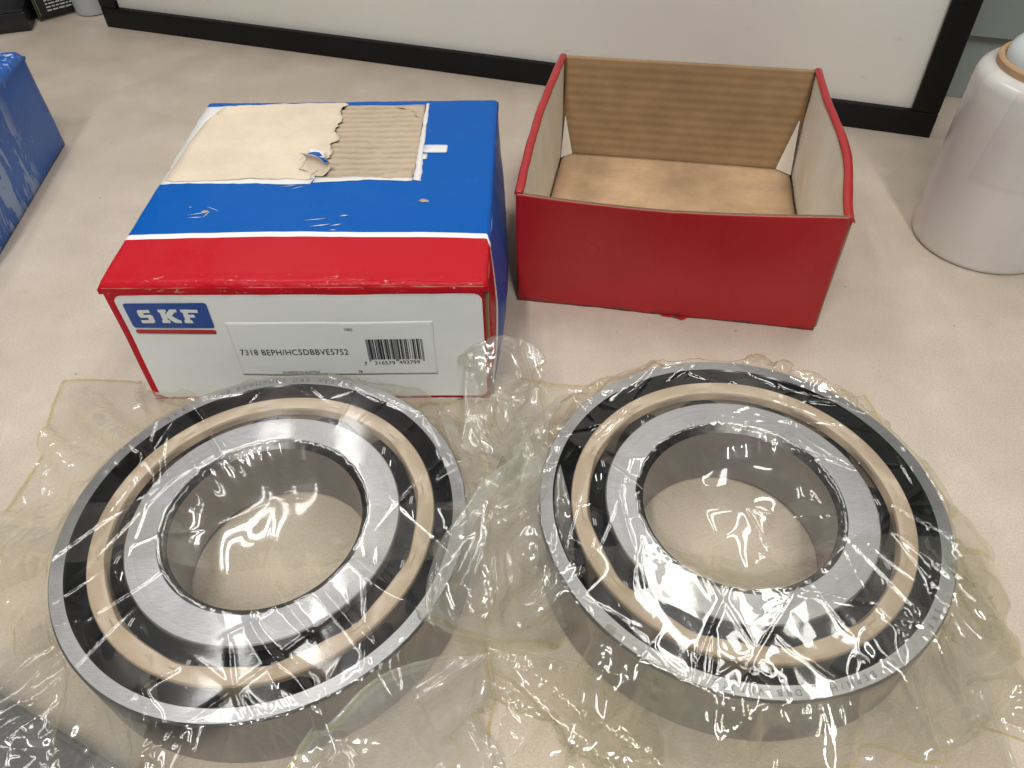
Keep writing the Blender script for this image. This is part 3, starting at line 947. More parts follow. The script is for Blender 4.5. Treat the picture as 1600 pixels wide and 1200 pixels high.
# ------------------------------------------------------------------ small things at the back
def build_back_things():
    blk = simple('black_carton', (0.010, 0.010, 0.011), 0.35, var=.3, scale=60)
    blk2 = simple('black_pack', (0.006, 0.007, 0.006), 0.3, var=.3, scale=60)
    wht = simple('white_print', (0.55, 0.55, 0.55), .5)
    edge = simple('grey_worn_edge', (0.22, 0.22, 0.22), .6)
    grn = simple('green_print', (0.05, 0.10, 0.02), .5)
    a = math.atan2(925.97 - 915.1, 543.4 - 575.52 + 64.3 * 0 ) if False else math.atan2(10.9, 32.1)
    # low black carton; its front right foot stands at (-543, 926)
    e = empty('black_carton', Vector((-543.4, 925.97, 0)) * MM, 'plain low black carton with a small pale mark, at the upper left corner', 'box', rz=a * .85)
    boxm('carton_body', (-70, 45, 10.2), (140, 90, 20), blk, e, .8)
    boxm('carton_lid', (-70, 45.3, 21.8), (138.5, 88, 2.6), blk, e, .6)
    boxm('worn_corner', (-1.0, .6, 11), (1.0, 1.0, 19), edge, e, .3)
    # small pale printed sign on the front
    Mf = Matrix(((1, 0, 0, -34), (0, 0, -1, -.25), (0, 1, 0, 7.0), (0, 0, 0, 1)))
    ngon('printed_mark', [(0, 0), (2.0, 0), (3.2, 2.8), (1.6, 3.4)], Mf, wht, e)
    ngon('printed_mark', [(-1.6, 3.2), (.8, 3.0), (2.0, 6.4), (-.4, 6.8)], Mf, wht, e)
    # second pack with rows of small print
    e2 = empty('black_carton', Vector((-543.5, 951.5, 0)) * MM, 'tall black carton printed with rows of tiny white lettering, beside the board', 'box', rz=math.atan2(37.5, 42))
    boxm('carton_body', (38, 30, 40), (76, 60, 80), blk2, e2, 1.0)
    boxm('worn_edge', (38, .4, 1.2), (74, .8, 1.2), edge, e2, .3)
    boxm('worn_edge', (3.0, .3, 42), (.9, .8, 72), edge, e2, .3)
    boxm('coloured_edge', (.4, .6, 40), (1.4, 1.4, 78), grn, e2, .4)
    rs = random.Random(5)
    for r in range(9):
        x = 12.0
        zz = 9 + r * 3.6
        while x < 68 - (r % 3) * 5:
            wl = rs.uniform(2.2, 7.0)
            s = ''.join(rs.choice('ilmnoaetrsuHEBI') for _ in range(int(wl / 1.1) + 1))
            Mt = Matrix(((1, 0, 0, x), (0, 0, -1, -.15), (0, 1, 0, zz), (0, 0, 0, 1)))
            ngon('print_row', [(0, 0), (wl, 0), (wl, 1.5), (0, 1.5)], Mt, wht, e2, .05)
            x += wl + 1.3
    # rounded grey plastic piece between that pack and the board
    pl = simple('grey_plastic', (0.42, 0.43, 0.44), .4, var=.06)
    e3 = empty('plastic_holder', Vector((-492, 984, 0)) * MM, 'small rounded grey plastic piece tucked behind the left end of the board', 'holder', rz=.7)
    lathe('rim', [(17, 0), (20, 1.2), (20.5, 5), (20, 24), (18.5, 26), (16.5, 24), (16.5, 3)], pl, e3, 64)
    lathe('core', [(6, 0.2), (13.5, .2), (13.5, 21), (6, 21)], simple('dark_core', (.12, .12, .125), .5), e3, 48)


build_back_things()


def build_film_roll():
    e = empty('stretch_film_roll', Vector((353.5, 478.6, 0)) * MM, 'white roll of stretch film standing on end at the right edge', 'film roll')
    t = NT('wound_film')
    c = t.coord()
    n = t.noise(t.stretch(c, (1, 1, .25)), 26, 4, .6)
    col = t.mix(t.ramp(n, .3, .7), (.57, .55, .52), (.65, .63, .595))
    sep = t.n('SeparateXYZ', i_Vector=c)
    # the loose end of the film runs obliquely down the roll
    ang = t.math('ARCTAN2', sep.outputs[1], sep.outputs[0])
    dd = t.math('SUBTRACT', t.math('ADD', ang, 2.62), t.math('MULTIPLY', t.math('SUBTRACT', sep.outputs[2], .09), 2.0))
    jag = t.math('MULTIPLY', t.math('SUBTRACT', t.noise(c, 300, 3, .6), .5), .05)
    fl = t.math('MULTIPLY', t.ramp(t.math('ADD', dd, jag), -.01, .01), t.ramp(sep.outputs[2], .062, .066))
    col = t.mix(t.math('MULTIPLY', fl, .18), col, (.40, .38, .40))
    t.base(col)
    t.set(Roughness=.34)
    t.b.inputs['Subsurface Weight'].default_value = .12
    t.b.inputs['Subsurface Radius'].default_value = (.01, .009, .008)
    t.b.inputs['Coat Weight'].default_value = .35
    t.b.inputs['Coat Roughness'].default_value = .12
    band = t.noise(t.n('CombineXYZ', i_X=0.0, i_Y=0.0, i_Z=sep.outputs[2]).outputs[0], 90, 3, .6)
    t.bump(t.math('ADD', t.math('MULTIPLY', band, .5), t.math('ADD', t.math('MULTIPLY', fl, .25), t.math('MULTIPLY', n, .35))), .35, .0018)
    R = 48.2
    prof = [(39, 1.0), (R - 1.2, .6), (R - .2, 1.6), (R, 4), (R + .3, 50), (R + .1, 100), (R - .3, 119), (R - 1.6, 123.5), (R - 5, 126.5), (R - 10, 127.6), (39, 127.4)]
    lathe('wound_film', prof, t.m, e, 144, smooth_ang=50)
    card = simple('cardboard_core', (.42, .27, .15), .8, var=.15, scale=120, bump=.3)
    lathe('cardboard_core', [(34.6, .4), (38.6, .4), (38.6, 131.5), (37.6, 132.4), (35.4, 132.4), (34.6, 131.6)], card, e, 96)
    cap = simple('white_plastic', (.55, .60, .60), .32, var=.03)
    lathe('handle_plug', [(0.01, 120), (34.2, 120), (34.2, 134), (33.0, 138.5), (29, 142.5), (21, 146), (14, 150), (12.4, 156), (12.4, 196), (10, 200), (.01, 201)], cap, e, 96, closed=False)


build_film_roll()


def build_dark_thing():
    e = empty('dark_case', Vector((-227, 60, 0)) * MM, 'dark blue-grey case under the plastic at the lower left corner', 'case', rz=-.47)
    dk = simple('dark_case_plastic', (.035, .039, .050), .6, var=.2, scale=50, bump=.2)
    rim = simple('dark_case_rim', (.022, .025, .034), .5)
    boxm('case_body', (0, 0, 6.2), (240, 150, 12), dk, e, 3.0, 3)
    boxm('case_lid', (0, -.5, 14.2), (236, 145, 3.6), dk, e, 1.6, 3)
    boxm('case_seam', (0, 0, 12.3), (237.5, 147.5, .8), rim, e, .2)


build_dark_thing()


# ------------------------------------------------------------------ bearings
M['steel_face'] = mat_steel('ground_steel', (.40, .40, .42), .38, .65)
M['steel_inner'] = mat_steel('ground_steel_inner', (.40, .40, .425), .46, .35)
M['steel_race'] = simple('shade_painted_race', (.022, .022, .025), .14, metal=1.0)  # near-black colour carries the shade and dark reflections of the deep gap
M['peek'] = simple('tan_cage_polymer', (.39, .305, .222), .30, var=.14, scale=60)
M['chamfer'] = simple('shade_painted_chamfer', (.10, .10, .10), .38, metal=1.0, var=.8, scale=260)  # dark reflection and contact shadow at the bore edges, put into the colour
M['ceramic'] = simple('black_ceramic', (.012, .012, .014), .06)
M['engrave'] = simple('etched_marking', (.10, .10, .11), .6)


def arc_text(parent, s, r, a0, step, size, z, name='etched_marking'):
    """characters set along the ring face, tops pointing outwards, running clockwise; angles in degrees"""
    bm = bmesh.new()
    for i, ch in enumerate(s):
        if ch == ' ':
            continue
        a = math.radians(a0 - step * i)
        cu = bpy.data.curves.new('c', 'FONT'); cu.body = ch; cu.size = size; cu.align_x = 'CENTER'; cu.resolution_u = 2
        t = bpy.data.objects.new('c', cu); COL.objects.link(t)
        me = bpy.data.meshes.new_from_object(t.evaluated_get(bpy.context.evaluated_depsgraph_get()))
        bpy.data.objects.remove(t)
        R = Matrix.Rotation(a - PI / 2, 4, 'Z')
        T = Matrix.Translation((r * math.cos(a), r * math.sin(a), z)) @ R
        for v in me.vertices:
            v.co = (T @ v.co) * MM
        bm.from_mesh(me)
        bpy.data.meshes.remove(me)
    me = bpy.data.meshes.new(name); bm.to_mesh(me); bm.free()
    me.materials.append(M['engrave'])
    o = bpy.data.objects.new(name, me); COL.objects.link(o); o.parent = parent
    return o


def build_bearing(loc, label, texts, phase):
    e = empty('ball_bearing', Vector((loc[0], loc[1], .8)) * MM, label, 'bearing', 'unwrapped pair of ball bearings', rz=0)
    del e['group']
    H = 42.2
    # outer ring: ground face 95..88, then the counterbored raceway falls away
    outer = [(93.2, 0), (95, 1.8), (95, H - 1.3), (94.1, H), (88.3, H), (87.6, H - .7), (86.6, H - 5), (86.0, H - 12), (87.2, 21), (86.0, 12), (80.5, 5), (79.5, .3), (80.5, 0)]
    o = lathe('outer_ring', outer, M['steel_face'], e, 220, smooth_ang=18)
    paint_radius(o, 88.0, True)
    inner = [(47.2, 0), (45, 2.4), (45, H - 3.2), (48.9, H), (62.6, H), (63.2, H - .6), (62.8, H - 6), (57, 24), (54.6, 20), (57, 14), (60, 6), (60.4, 0)]
    o = lathe('inner_ring', inner, M['steel_inner'], e, 220, smooth_ang=18)
    paint_radius(o, 62.6, False)
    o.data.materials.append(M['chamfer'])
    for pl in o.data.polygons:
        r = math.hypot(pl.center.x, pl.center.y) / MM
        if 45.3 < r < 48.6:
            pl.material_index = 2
    # cage: window type ring, its rim proud between the rings, slightly scalloped over each ball
    nb = 12
    n = 288
    a = np.linspace(0, 2 * PI, n, endpoint=False)
    sc = 0.5 + 0.5 * np.cos(nb * (a - phase))
    prof = [(72.4, 6), (75.6, 6), (75.6, H - 8), (79.0, H - 5.4), (79.4, H - 2.0), (78.9, H - 1.0), (78.6, H - .9), (76.6, H - .85), (75.0, H - .85), (73.4, H - .85), (71.6, H - .9), (71.3, H - 1.0), (70.7, H - 2.0), (70.5, H - 5.4), (72.4, H - 8)]
    V = []
    for k, (r, z) in enumerate(prof):
        zz = np.full(n, z); rr = np.full(n, r)
        if k in (9, 10, 11, 12):
            zz = z - 1.1 * sc ** 2
            rr = r + .9 * sc ** 2
        if k in (7, 8):
            zz = z - .7 * sc ** 3
        V.append(np.stack([rr * np.cos(a), rr * np.sin(a), zz], 1))
    V = np.vstack(V); m = len(prof)
    F = []
    for i in range(m):
        j = (i + 1) % m
        for k in range(n):
            l = (k + 1) % n
            F.append((i * n + k, i * n + l, j * n + l, j * n + k))
    o = mesh_obj('cage', V, F, M['peek'], e, True); sharp_edges(o, 24)
    bmb = bmesh.new(); bmesh.ops.create_uvsphere(bmb, u_segments=32, v_segments=20, radius=15.6 * MM)
    mb = bpy.data.meshes.new('ball'); bmb.to_mesh(mb); bmb.free(); mb.materials.append(M['ceramic'])
    mb.polygons.foreach_set('use_smooth', [True] * len(mb.polygons))
    for k in range(nb):
        b = bpy.data.objects.new('ball', mb); COL.objects.link(b); b.parent = e
        q = phase + 2 * PI * k / nb
        b.location = (70.2 * math.cos(q) * MM, 70.2 * math.sin(q) * MM, 19.5 * MM)
    for s, r, a0, st, size in texts:
        arc_text(e, s, r, a0, st, size, H + .06)
    return e


def paint_radius(o, r0, outer):
    """raceway walls of a ring take the smooth material with recess shade in its colour"""
    me = o.data
    me.materials.append(M['steel_race'])
    for p in me.polygons:
        r = math.hypot(p.center.x, p.center.y) / MM
        z = p.center.z / MM
        if outer and r < r0 and z < 42:
            p.material_index = 1
        if (not outer) and r > 52 and z < 41.9 and z > .5 and r < r0:
            p.material_index = 1


LC = (-117.57, 210.55)
RC = (106.12, 213.88)
build_bearing(LC, 'ball bearing with tan cage bagged in film, left one, in front of the closed carton',
              [('SKF', 89.9, 134.5, 2.75, 3.9), ('7318', 89.9, 120.5, 2.25, 3.9), ('BEPH/HC5', 89.9, 110.3, 2.2, 3.9), ('DBB VE5752', 89.9, 91.0, 2.2, 3.9)], .22)
build_bearing(RC, 'ball bearing with tan cage bagged in film, right one, below the open red tray',
              [('7318 BEPH/HC5 DBB VE5752', 89.9, -57, 2.25, 3.9), ('SKF', 89.9, -40, 2.75, 3.9)], .05)

# ------------------------------------------------------------------ plastic bags: sheets of film draped by a small cloth solver
def vn2(x, y, scale, seed):
    rs = np.random.RandomState(seed)
    o = np.zeros_like(x)
    for k in range(7):
        a = rs.uniform(0, 2 * PI); w = 2 * PI / (scale * rs.uniform(.6, 1.7)); b = rs.uniform(0, 2 * PI)
        o += np.sin((x * np.cos(a) + y * np.sin(a)) * w + rs.uniform(0, 6.28) + 1.2 * np.sin((x * np.cos(b) + y * np.sin(b)) * w * .6 + rs.uniform(0, 6)))
    return o / 7


def drape(P, rx, ry, collide, steps, iters, g=.25, kb=.25, damp=.97, pin=None):
    """position based cloth on a grid P (ny,nx,3) in mm with rest spacings rx, ry (ny,nx)"""
    V = np.zeros_like(P); ny, nx, _ = P.shape
    rd = np.hypot(rx, ry)
    prs = []
    s = slice
    for o in (0, 1):
        n = (nx - o) // 2 * 2
        prs.append(((s(None), s(o, o + n, 2)), (s(None), s(o + 1, o + n, 2)), rx[:, o:o + n:2], 1., 0))
        n = (ny - o) // 2 * 2
        prs.append(((s(o, o + n, 2), s(None)), (s(o + 1, o + n, 2), s(None)), ry[o:o + n:2], 1., 0))
        prs.append(((s(o, o + n, 2), s(0, nx - 1)), (s(o + 1, o + n, 2), s(1, nx)), rd[o:o + n:2, :-1], .6, 0))
        prs.append(((s(o, o + n, 2), s(1, nx)), (s(o + 1, o + n, 2), s(0, nx - 1)), rd[o:o + n:2, 1:], .6, 0))
    for d in (2, 4):
        for o in (0, 1):
            ix = np.array([i for i in range(nx - d) if (i // d) % 2 == o])
            iy = np.array([i for i in range(ny - d) if (i // d) % 2 == o])
            prs.append(((s(None), ix), (s(None), ix + d), rx[:, ix] * d, kb, 1))
            prs.append(((iy, s(None)), (iy + d, s(None)), ry[iy] * d, kb, 1))
    for st in range(steps):
        V[..., 2] -= g
        V *= damp
        sp = np.sqrt((V * V).sum(2, keepdims=True)); V *= np.minimum(1, 2.5 / (sp + 1e-9))
        Q = P + V
        for it in range(iters):
            for a, b, L, k, bend in prs:
                A = Q[a]; B = Q[b]; D = B - A
                l = np.sqrt(np.einsum('ijk,ijk->ij', D, D)) + 1e-9
                f = (l - L) / l * (.5 * k)
                if bend:
                    f = np.minimum(f, 0)
                c = f[..., None] * D
                Q[a] = A + c; Q[b] = B - c
            collide(Q, P)
            if pin is not None:
                Q[pin[0]] = pin[1]
        V = Q - P; P = Q
    return P


def solid(cx, cy, H=42.2 + .8 + .5, R=95.8, r=45.6, floor=.7, boxes=(), mu=.5):
    """keeps film outside a bearing, the table and upright carton faces"""
    def f(Q, P):
        x = Q[..., 0] - cx; y = Q[..., 1] - cy; z = Q[..., 2]; q = np.sqrt(x * x + y * y) + 1e-9
        ins = (q < R) & (q > r) & (z < H)
        dt = H - z; do = R - q; di = q - r
        m = np.minimum(np.minimum(dt, do), di)
        top = ins & (m == dt); out = ins & (m == do) & ~top; inn = ins & ~top & ~out
        z = np.where(top, H, z)
        sc = np.where(out, R / q, np.where(inn, r / q, 1.))
        Q[..., 0] = cx + x * sc; Q[..., 1] = cy + y * sc
        fl = z < floor
        Q[..., 2] = np.where(fl, floor, z)
        c = (top | fl)[..., None]
        Q[..., :2] = np.where(c, Q[..., :2] * (1 - mu) + P[..., :2] * mu, Q[..., :2])
        for fn in boxes:
            fn(Q)
    return f


def up2(P):
    """smooth doubling of a grid (cubic)"""
    def one(A):
        n = A.shape[0]
        E = np.concatenate([2 * A[:1] - A[1:2], A, 2 * A[-1:] - A[-2:-1]], 0)
        mid = (-E[:-3] + 9 * E[1:-2] + 9 * E[2:-1] - E[3:]) / 16
        out = np.zeros((2 * n - 1,) + A.shape[1:])
        out[::2] = A; out[1::2] = mid
        return out
    return one(one(P).swapaxes(0, 1)).swapaxes(0, 1)


def grid_faces(ny, nx, keep=None):
    i = np.arange(ny * nx).reshape(ny, nx)
    q = np.stack([i[:-1, :-1], i[:-1, 1:], i[1:, 1:], i[1:, :-1]], -1).reshape(-1, 4)
    if keep is not None:
        k = keep[:-1, :-1] & keep[:-1, 1:] & keep[1:, 1:] & keep[1:, :-1]
        q = q[k.ravel()]
    return q


def film_obj(name, P, mat, parent, origin, keep=None, outer=None):
    ny, nx, _ = P.shape
    F = grid_faces(ny, nx, keep)
    V = P.reshape(-1, 3)
    used = np.unique(F); mp = -np.ones(len(V), int); mp[used] = np.arange(len(used))
    V = (V[used] - np.asarray(origin)) * MM; F = mp[F]
    me = bpy.data.meshes.new(name)
    me.vertices.add(len(V)); me.vertices.foreach_set('co', V.astype(np.float32).ravel())
    me.loops.add(F.size); me.loops.foreach_set('vertex_index', F.astype(np.int32).ravel())
    me.polygons.add(len(F)); me.polygons.foreach_set('loop_start', np.arange(0, F.size, 4, dtype=np.int32))
    me.polygons.foreach_set('use_smooth', np.ones(len(F), dtype=bool))
    me.update(calc_edges=True); me.validate()
    me.materials.append(mat)
    if outer is not None:
        # crushed film round the rim is cloudier than the smooth film on the face
        me.materials.append(outer[0])
        c = V[F].mean(1) / MM
        me.polygons.foreach_set('material_index', (np.hypot(c[:, 0], c[:, 1]) + 5 * vn2(c[:, 0], c[:, 1], 40, 5) > outer[1]).astype(np.int32))
    o = bpy.data.objects.new(name, me); COL.objects.link(o); o.parent = parent
    return o


def normals(P):
    N = np.cross(np.gradient(P, axis=1), np.gradient(P, axis=0))
    return N / (np.linalg.norm(N, axis=2, keepdims=True) + 1e-9)


def tri(t):
    return np.abs(2 * (t - np.floor(t)) - 1)


def facets(x, y, seed, lam=26.0, k=5):
    """sum of folded waves: flat facets that meet in sharp creases, roughly -1..1"""
    rs = np.random.RandomState(seed)
    o = np.zeros_like(x)
    for i in range(k):
        a = rs.uniform(0, PI); L = lam * rs.uniform(.55, 1.8)
        wx = x + 2.0 * vn2(x, y, 60, seed + 50 + i)
        o += (tri((wx * np.cos(a) + y * np.sin(a)) / L + rs.uniform()) - .5) * 2 * L / lam * np.clip(.5 + vn2(x, y, 70, seed + 90 + i) * 1.6, 0, 1.3)
    return o / k * 1.4


def creases(P, X, Y, seed, n, amp, L=(12, 60), w=.9, where=None):
    """n sharp little fold lines raised along the sheet normal"""
    rs = np.random.RandomState(seed)
    D = np.zeros_like(X)
    pts = np.stack([X, Y], -1)
    lo, hi = pts.reshape(-1, 2).min(0), pts.reshape(-1, 2).max(0)
    made = 0
    while made < n:
        a = lo + (hi - lo) * rs.uniform(size=2)
        th = rs.uniform(0, PI); ln = rs.uniform(*L)
        if where is not None and not where(a[0], a[1], rs):
            continue
        made += 1
        u = np.array([np.cos(th), np.sin(th)])
        b = a + u * ln
        x0, x1 = sorted((a[0], b[0])); y0, y1 = sorted((a[1], b[1]))
        m = (X > x0 - 6) & (X < x1 + 6) & (Y > y0 - 6) & (Y < y1 + 6)
        if not m.any():
            continue
        q = pts[m] - a
        s = q @ u; t = q @ np.array([-u[1], u[0]])
        t = t + 1.2 * np.sin(s / ln * 5 + rs.uniform(0, 6))
        prof = np.clip(np.minimum(s, ln - s) / (ln * .3), 0, 1)
        D[m] += amp * rs.uniform(.4, 1.2) * prof * np.exp(-np.abs(t) / w)
    return P + normals(P) * D[..., None] * 1.0


M['film'] = mat_film('clear_film', haze=.020)
M['film_oily'] = mat_film('oily_film', haze=.03, rough=.085, soft=.28, softness=.25)
M['film_cloudy'] = mat_film('cloudy_film', tint=(.97, .97, .94), haze=.055, even=.5)
M['film_crushed'] = mat_film('crushed_film', tint=(.992, .988, .968), haze=.06, even=.35, softness=.1)
M['film_milky'] = mat_film('milky_film', tint=(.96, .96, .935), haze=.20, rough=.07, even=.7)
M['film_seam'] = mat_film('film_seam', tint=(.95, .92, .76), haze=.05, yellow=.14)


def edge_len(P):
    rx = np.zeros(P.shape[:2]); ry = np.zeros(P.shape[:2])
    rx[:, :-1] = np.linalg.norm(P[:, 1:] - P[:, :-1], axis=2); rx[:, -1] = rx[:, -2]
    ry[:-1] = np.linalg.norm(P[1:] - P[:-1], axis=2); ry[-1] = ry[-2]
    return rx, ry


def bag_top(C, bx0, bx1, by0, by1, seed, ex_in, ex_out, tent, boxes=(), n0=84, face_amp=.16, out_amp=1.5, ncr=80, hole_amp=1.2):
    """film over a bearing. b*: outline functions of the other parameter (mm); tent: how far out the film reaches the table"""
    u, v = np.meshgrid(np.linspace(0, 1, n0), np.linspace(0, 1, n0))
    X = bx0(v) + (bx1(v) - bx0(v)) * u
    Y = by0(u) + (by1(u) - by0(u)) * v
    q = np.hypot(X - C[0], Y - C[1]); th = np.arctan2(Y - C[1], X - C[0])
    s = np.clip((q - 95.5) / tent(th), 0, 1)
    Z = 44.2 * (1 - s) ** 0.95 + 1.2
    w = np.clip((q - 88) / 22, 0, 1)
    # pleats running outwards from the rim
    pl = facets(th * 95, q * .25, seed + 2, 30, 4)
    Z = Z + w * (5.5 * np.clip(pl, -.6, 2) + 4.5 * vn2(X, Y, 45, seed)) * np.clip((tent(th) - 14) / 40, .1, 1) * np.clip(1.3 - s * .8, .35, 1)
    Z = np.where(q < 45, 44.0 - 2.0 * (1 - (q / 45) ** 2) * 0 + .8 * vn2(X, Y, 28, seed + 4), Z)
    P = np.stack([X, Y, np.maximum(Z, .8)], 2)
    rx, ry = edge_len(P)
    e = ex_in(X, Y) * (1 - w) + w * ex_out * np.clip(tent(th) / 50, .2, 1.2) * np.clip(1 + .9 * vn2(X, Y, 50, seed + 7), .1, 3)
    col = solid(C[0], C[1], boxes=boxes)
    P = drape(P, rx * (1 + e), ry * (1 + e * .8), col, 34, 5, g=.045, kb=.16, damp=.93)
    P = up2(P)
    rx, ry = up2(rx[..., None])[..., 0] / 2, up2(ry[..., None])[..., 0] / 2
    e = up2(e[..., None])[..., 0]
    q = np.hypot(P[..., 0] - C[0], P[..., 1] - C[1]); w = np.clip((q - 90) / 18, 0, 1)
    X2, Y2 = P[..., 0].copy(), P[..., 1].copy()
    P[..., 2] += w * out_amp * facets(X2, Y2, seed + 11, 24) * np.clip(P[..., 2] / 12, .25, 1)
    P = drape(P, rx * (1 + e * 1.05), ry * (1 + e * .85), col, 10, 4, g=.03, kb=.14, damp=.9)
    P = up2(P)
    X2, Y2 = P[..., 0].copy(), P[..., 1].copy()
    q = np.hypot(X2 - C[0], Y2 - C[1])
    on = (q < 96.5)
    hole = np.clip((46 - q) / 12, 0, 1)
    P[..., 2] += np.where(on, face_amp * (1 + facets(X2, Y2, seed + 21, 44)) * np.clip(.4 + 1.2 * vn2(X2, Y2, 60, seed + 23), .05, 1.5), 0)
    P[..., 2] += hole * hole_amp * facets(X2, Y2, seed + 31, 48)
    for k in range(5):
        m = (q[1:-1, 1:-1] < (96 if k < 1 else 52))
        z = P[..., 2]
        av = (z[:-2, 1:-1] + z[2:, 1:-1] + z[1:-1, :-2] + z[1:-1, 2:]) / 4
        z[1:-1, 1:-1] = np.where(m, av, z[1:-1, 1:-1])
    wo = np.clip((q - 95) / 8, 0, 1)
    fine = facets(X2, Y2, seed + 61, 15, 6) + .8 * facets(X2, Y2, seed + 67, 34, 4)
    P = P + normals(P) * (wo * .85 * fine)[..., None]
    P = creases(P, X2, Y2, seed + 71, 130, 1.0, L=(15, 80), w=.65, where=lambda a, b, r: math.hypot(a - C[0], b - C[1]) > 92)
    P = creases(P, X2, Y2, seed + 41, ncr, .42, L=(25, 130), w=.7, where=lambda a, b, r: math.hypot(a - C[0], b - C[1]) > 50)
    P[..., 2] = np.maximum(P[..., 2], .6)
    return P


def flap(net, excess, seed, amp=1.0, lam=16, n0=40, steps=26, collide=None):
    """a loose sheet through a net of points (rows of (x,y,z) mm), crumpled by surplus material"""
    G = np.array(net, float)
    def resamp(A, n):
        t = np.linspace(0, len(A) - 1, n); i = np.clip(t.astype(int), 0, len(A) - 2); f = (t - i)
        f = f.reshape((-1,) + (1,) * (A.ndim - 1))
        E = np.concatenate([2 * A[:1] - A[1:2], A, 2 * A[-1:] - A[-2:-1]], 0)
        p0, p1, p2, p3 = E[i], E[i + 1], E[i + 2], E[i + 3]
        return .5 * ((2 * p1) + (-p0 + p2) * f + (2 * p0 - 5 * p1 + 4 * p2 - p3) * f * f + (-p0 + 3 * p1 - 3 * p2 + p3) * f ** 3)
    P = resamp(resamp(G, n0).swapaxes(0, 1), n0).swapaxes(0, 1)
    rx, ry = edge_len(P)
    a, b = np.meshgrid(np.cumsum(rx.mean(0)), np.cumsum(ry.mean(1)))
    P = P + normals(P) * (amp * facets(a, b, seed, lam))[..., None]
    col = collide or (lambda Q, R: Q.__setitem__((Ellipsis, 2), np.maximum(Q[..., 2], .7)))
    e = excess * np.clip(1 + .8 * vn2(a, b, 30, seed + 3), .1, 3)
    P = drape(P, rx * (1 + e), ry * (1 + e), col, steps, 5, g=0.0, kb=.14, damp=.9)
    P = up2(up2(P))
    rx, ry = edge_len(P)
    a, b = np.meshgrid(np.cumsum(rx.mean(0)), np.cumsum(ry.mean(1)))
    P = P + normals(P) * (amp * .32 * facets(a, b, seed + 8, lam * .5))[..., None]
    P = creases(P, a, b, seed + 9, 26, .4, L=(6, 30), w=.6)
    P[..., 2] = np.maximum(P[..., 2], .6)
    return P


def fold(P, sides, r=.9, back=3.5):
    """turn the named borders of a sheet under, so each ends in a rounded fold"""
    for sd in sides:
        Q = P if sd in 'lr' else P.swapaxes(0, 1)
        if sd in 'rt':
            Q = Q[:, ::-1]
        N = normals(P)
        N = N if sd in 'lr' else N.swapaxes(0, 1)
        N = (N[:, ::-1] if sd in 'rt' else N)[:, 0]
        N = N * np.sign(N[:, 2:3] + 1e-9)
        d = Q[:, 0] - Q[:, 3]
        d = d / (np.linalg.norm(d, axis=1, keepdims=True) + 1e-9)
        E = Q[:, 0]
        cols = []
        for a in np.linspace(0, PI, 7)[1:]:
            cols.append(E + d * r * math.sin(a) - N * r * (1 - math.cos(a)))
        for k in (1, 2):
            cols.append(cols[5] - d * back * k / 2)
        add = np.stack(cols[::-1], 1)
        Q = np.concatenate([add, Q], 1)
        if sd in 'rt':
            Q = Q[:, ::-1]
        P = Q if sd in 'lr' else Q.swapaxes(0, 1)
    P = P.copy()
    P[..., 2] = np.maximum(P[..., 2], .6)
    return P


def strip(P, side, k):
    """rows along one border of a sheet, lifted off it a little"""
    Q = P + normals(P) * .35
    return {'t': Q[-k:], 'b': Q[:k], 'l': Q[:, :k], 'r': Q[:, -k:]}[side]


def sub(P, u0, u1, v0, v1, off, seed, ragged=2.0):
    """second layer of film lying over part of a sheet, its border a little ragged"""
    ny, nx, _ = P.shape
    a = np.linspace(u0, u1, int((u1 - u0) * nx)); b = np.linspace(v0, v1, int((v1 - v0) * ny))
    A, B = np.meshgrid(a, b)
    B = B + ragged / 260 * vn2(A * 260, B * 260, 55, seed) + ragged * .3 / 260 * vn2(A * 260, B * 260, 14, seed + 1)
    i = np.clip(B * (ny - 1), 0, ny - 1.001); j = np.clip(A * (nx - 1), 0, nx - 1.001)
    i0 = i.astype(int); j0 = j.astype(int); fi = (i - i0)[..., None]; fj = (j - j0)[..., None]
    i1 = np.minimum(i0 + 1, ny - 1); j1 = np.minimum(j0 + 1, nx - 1)
    Q = P[i0, j0] * (1 - fi) * (1 - fj) + P[i1, j0] * fi * (1 - fj) + P[i0, j1] * (1 - fi) * fj + P[i1, j1] * fi * fj
    Q = Q + normals(Q) * np.sign(normals(Q)[..., 2:3]) * (off + .25 * facets(A * 260, B * 260, seed + 3, 22))[..., None]
    return Q


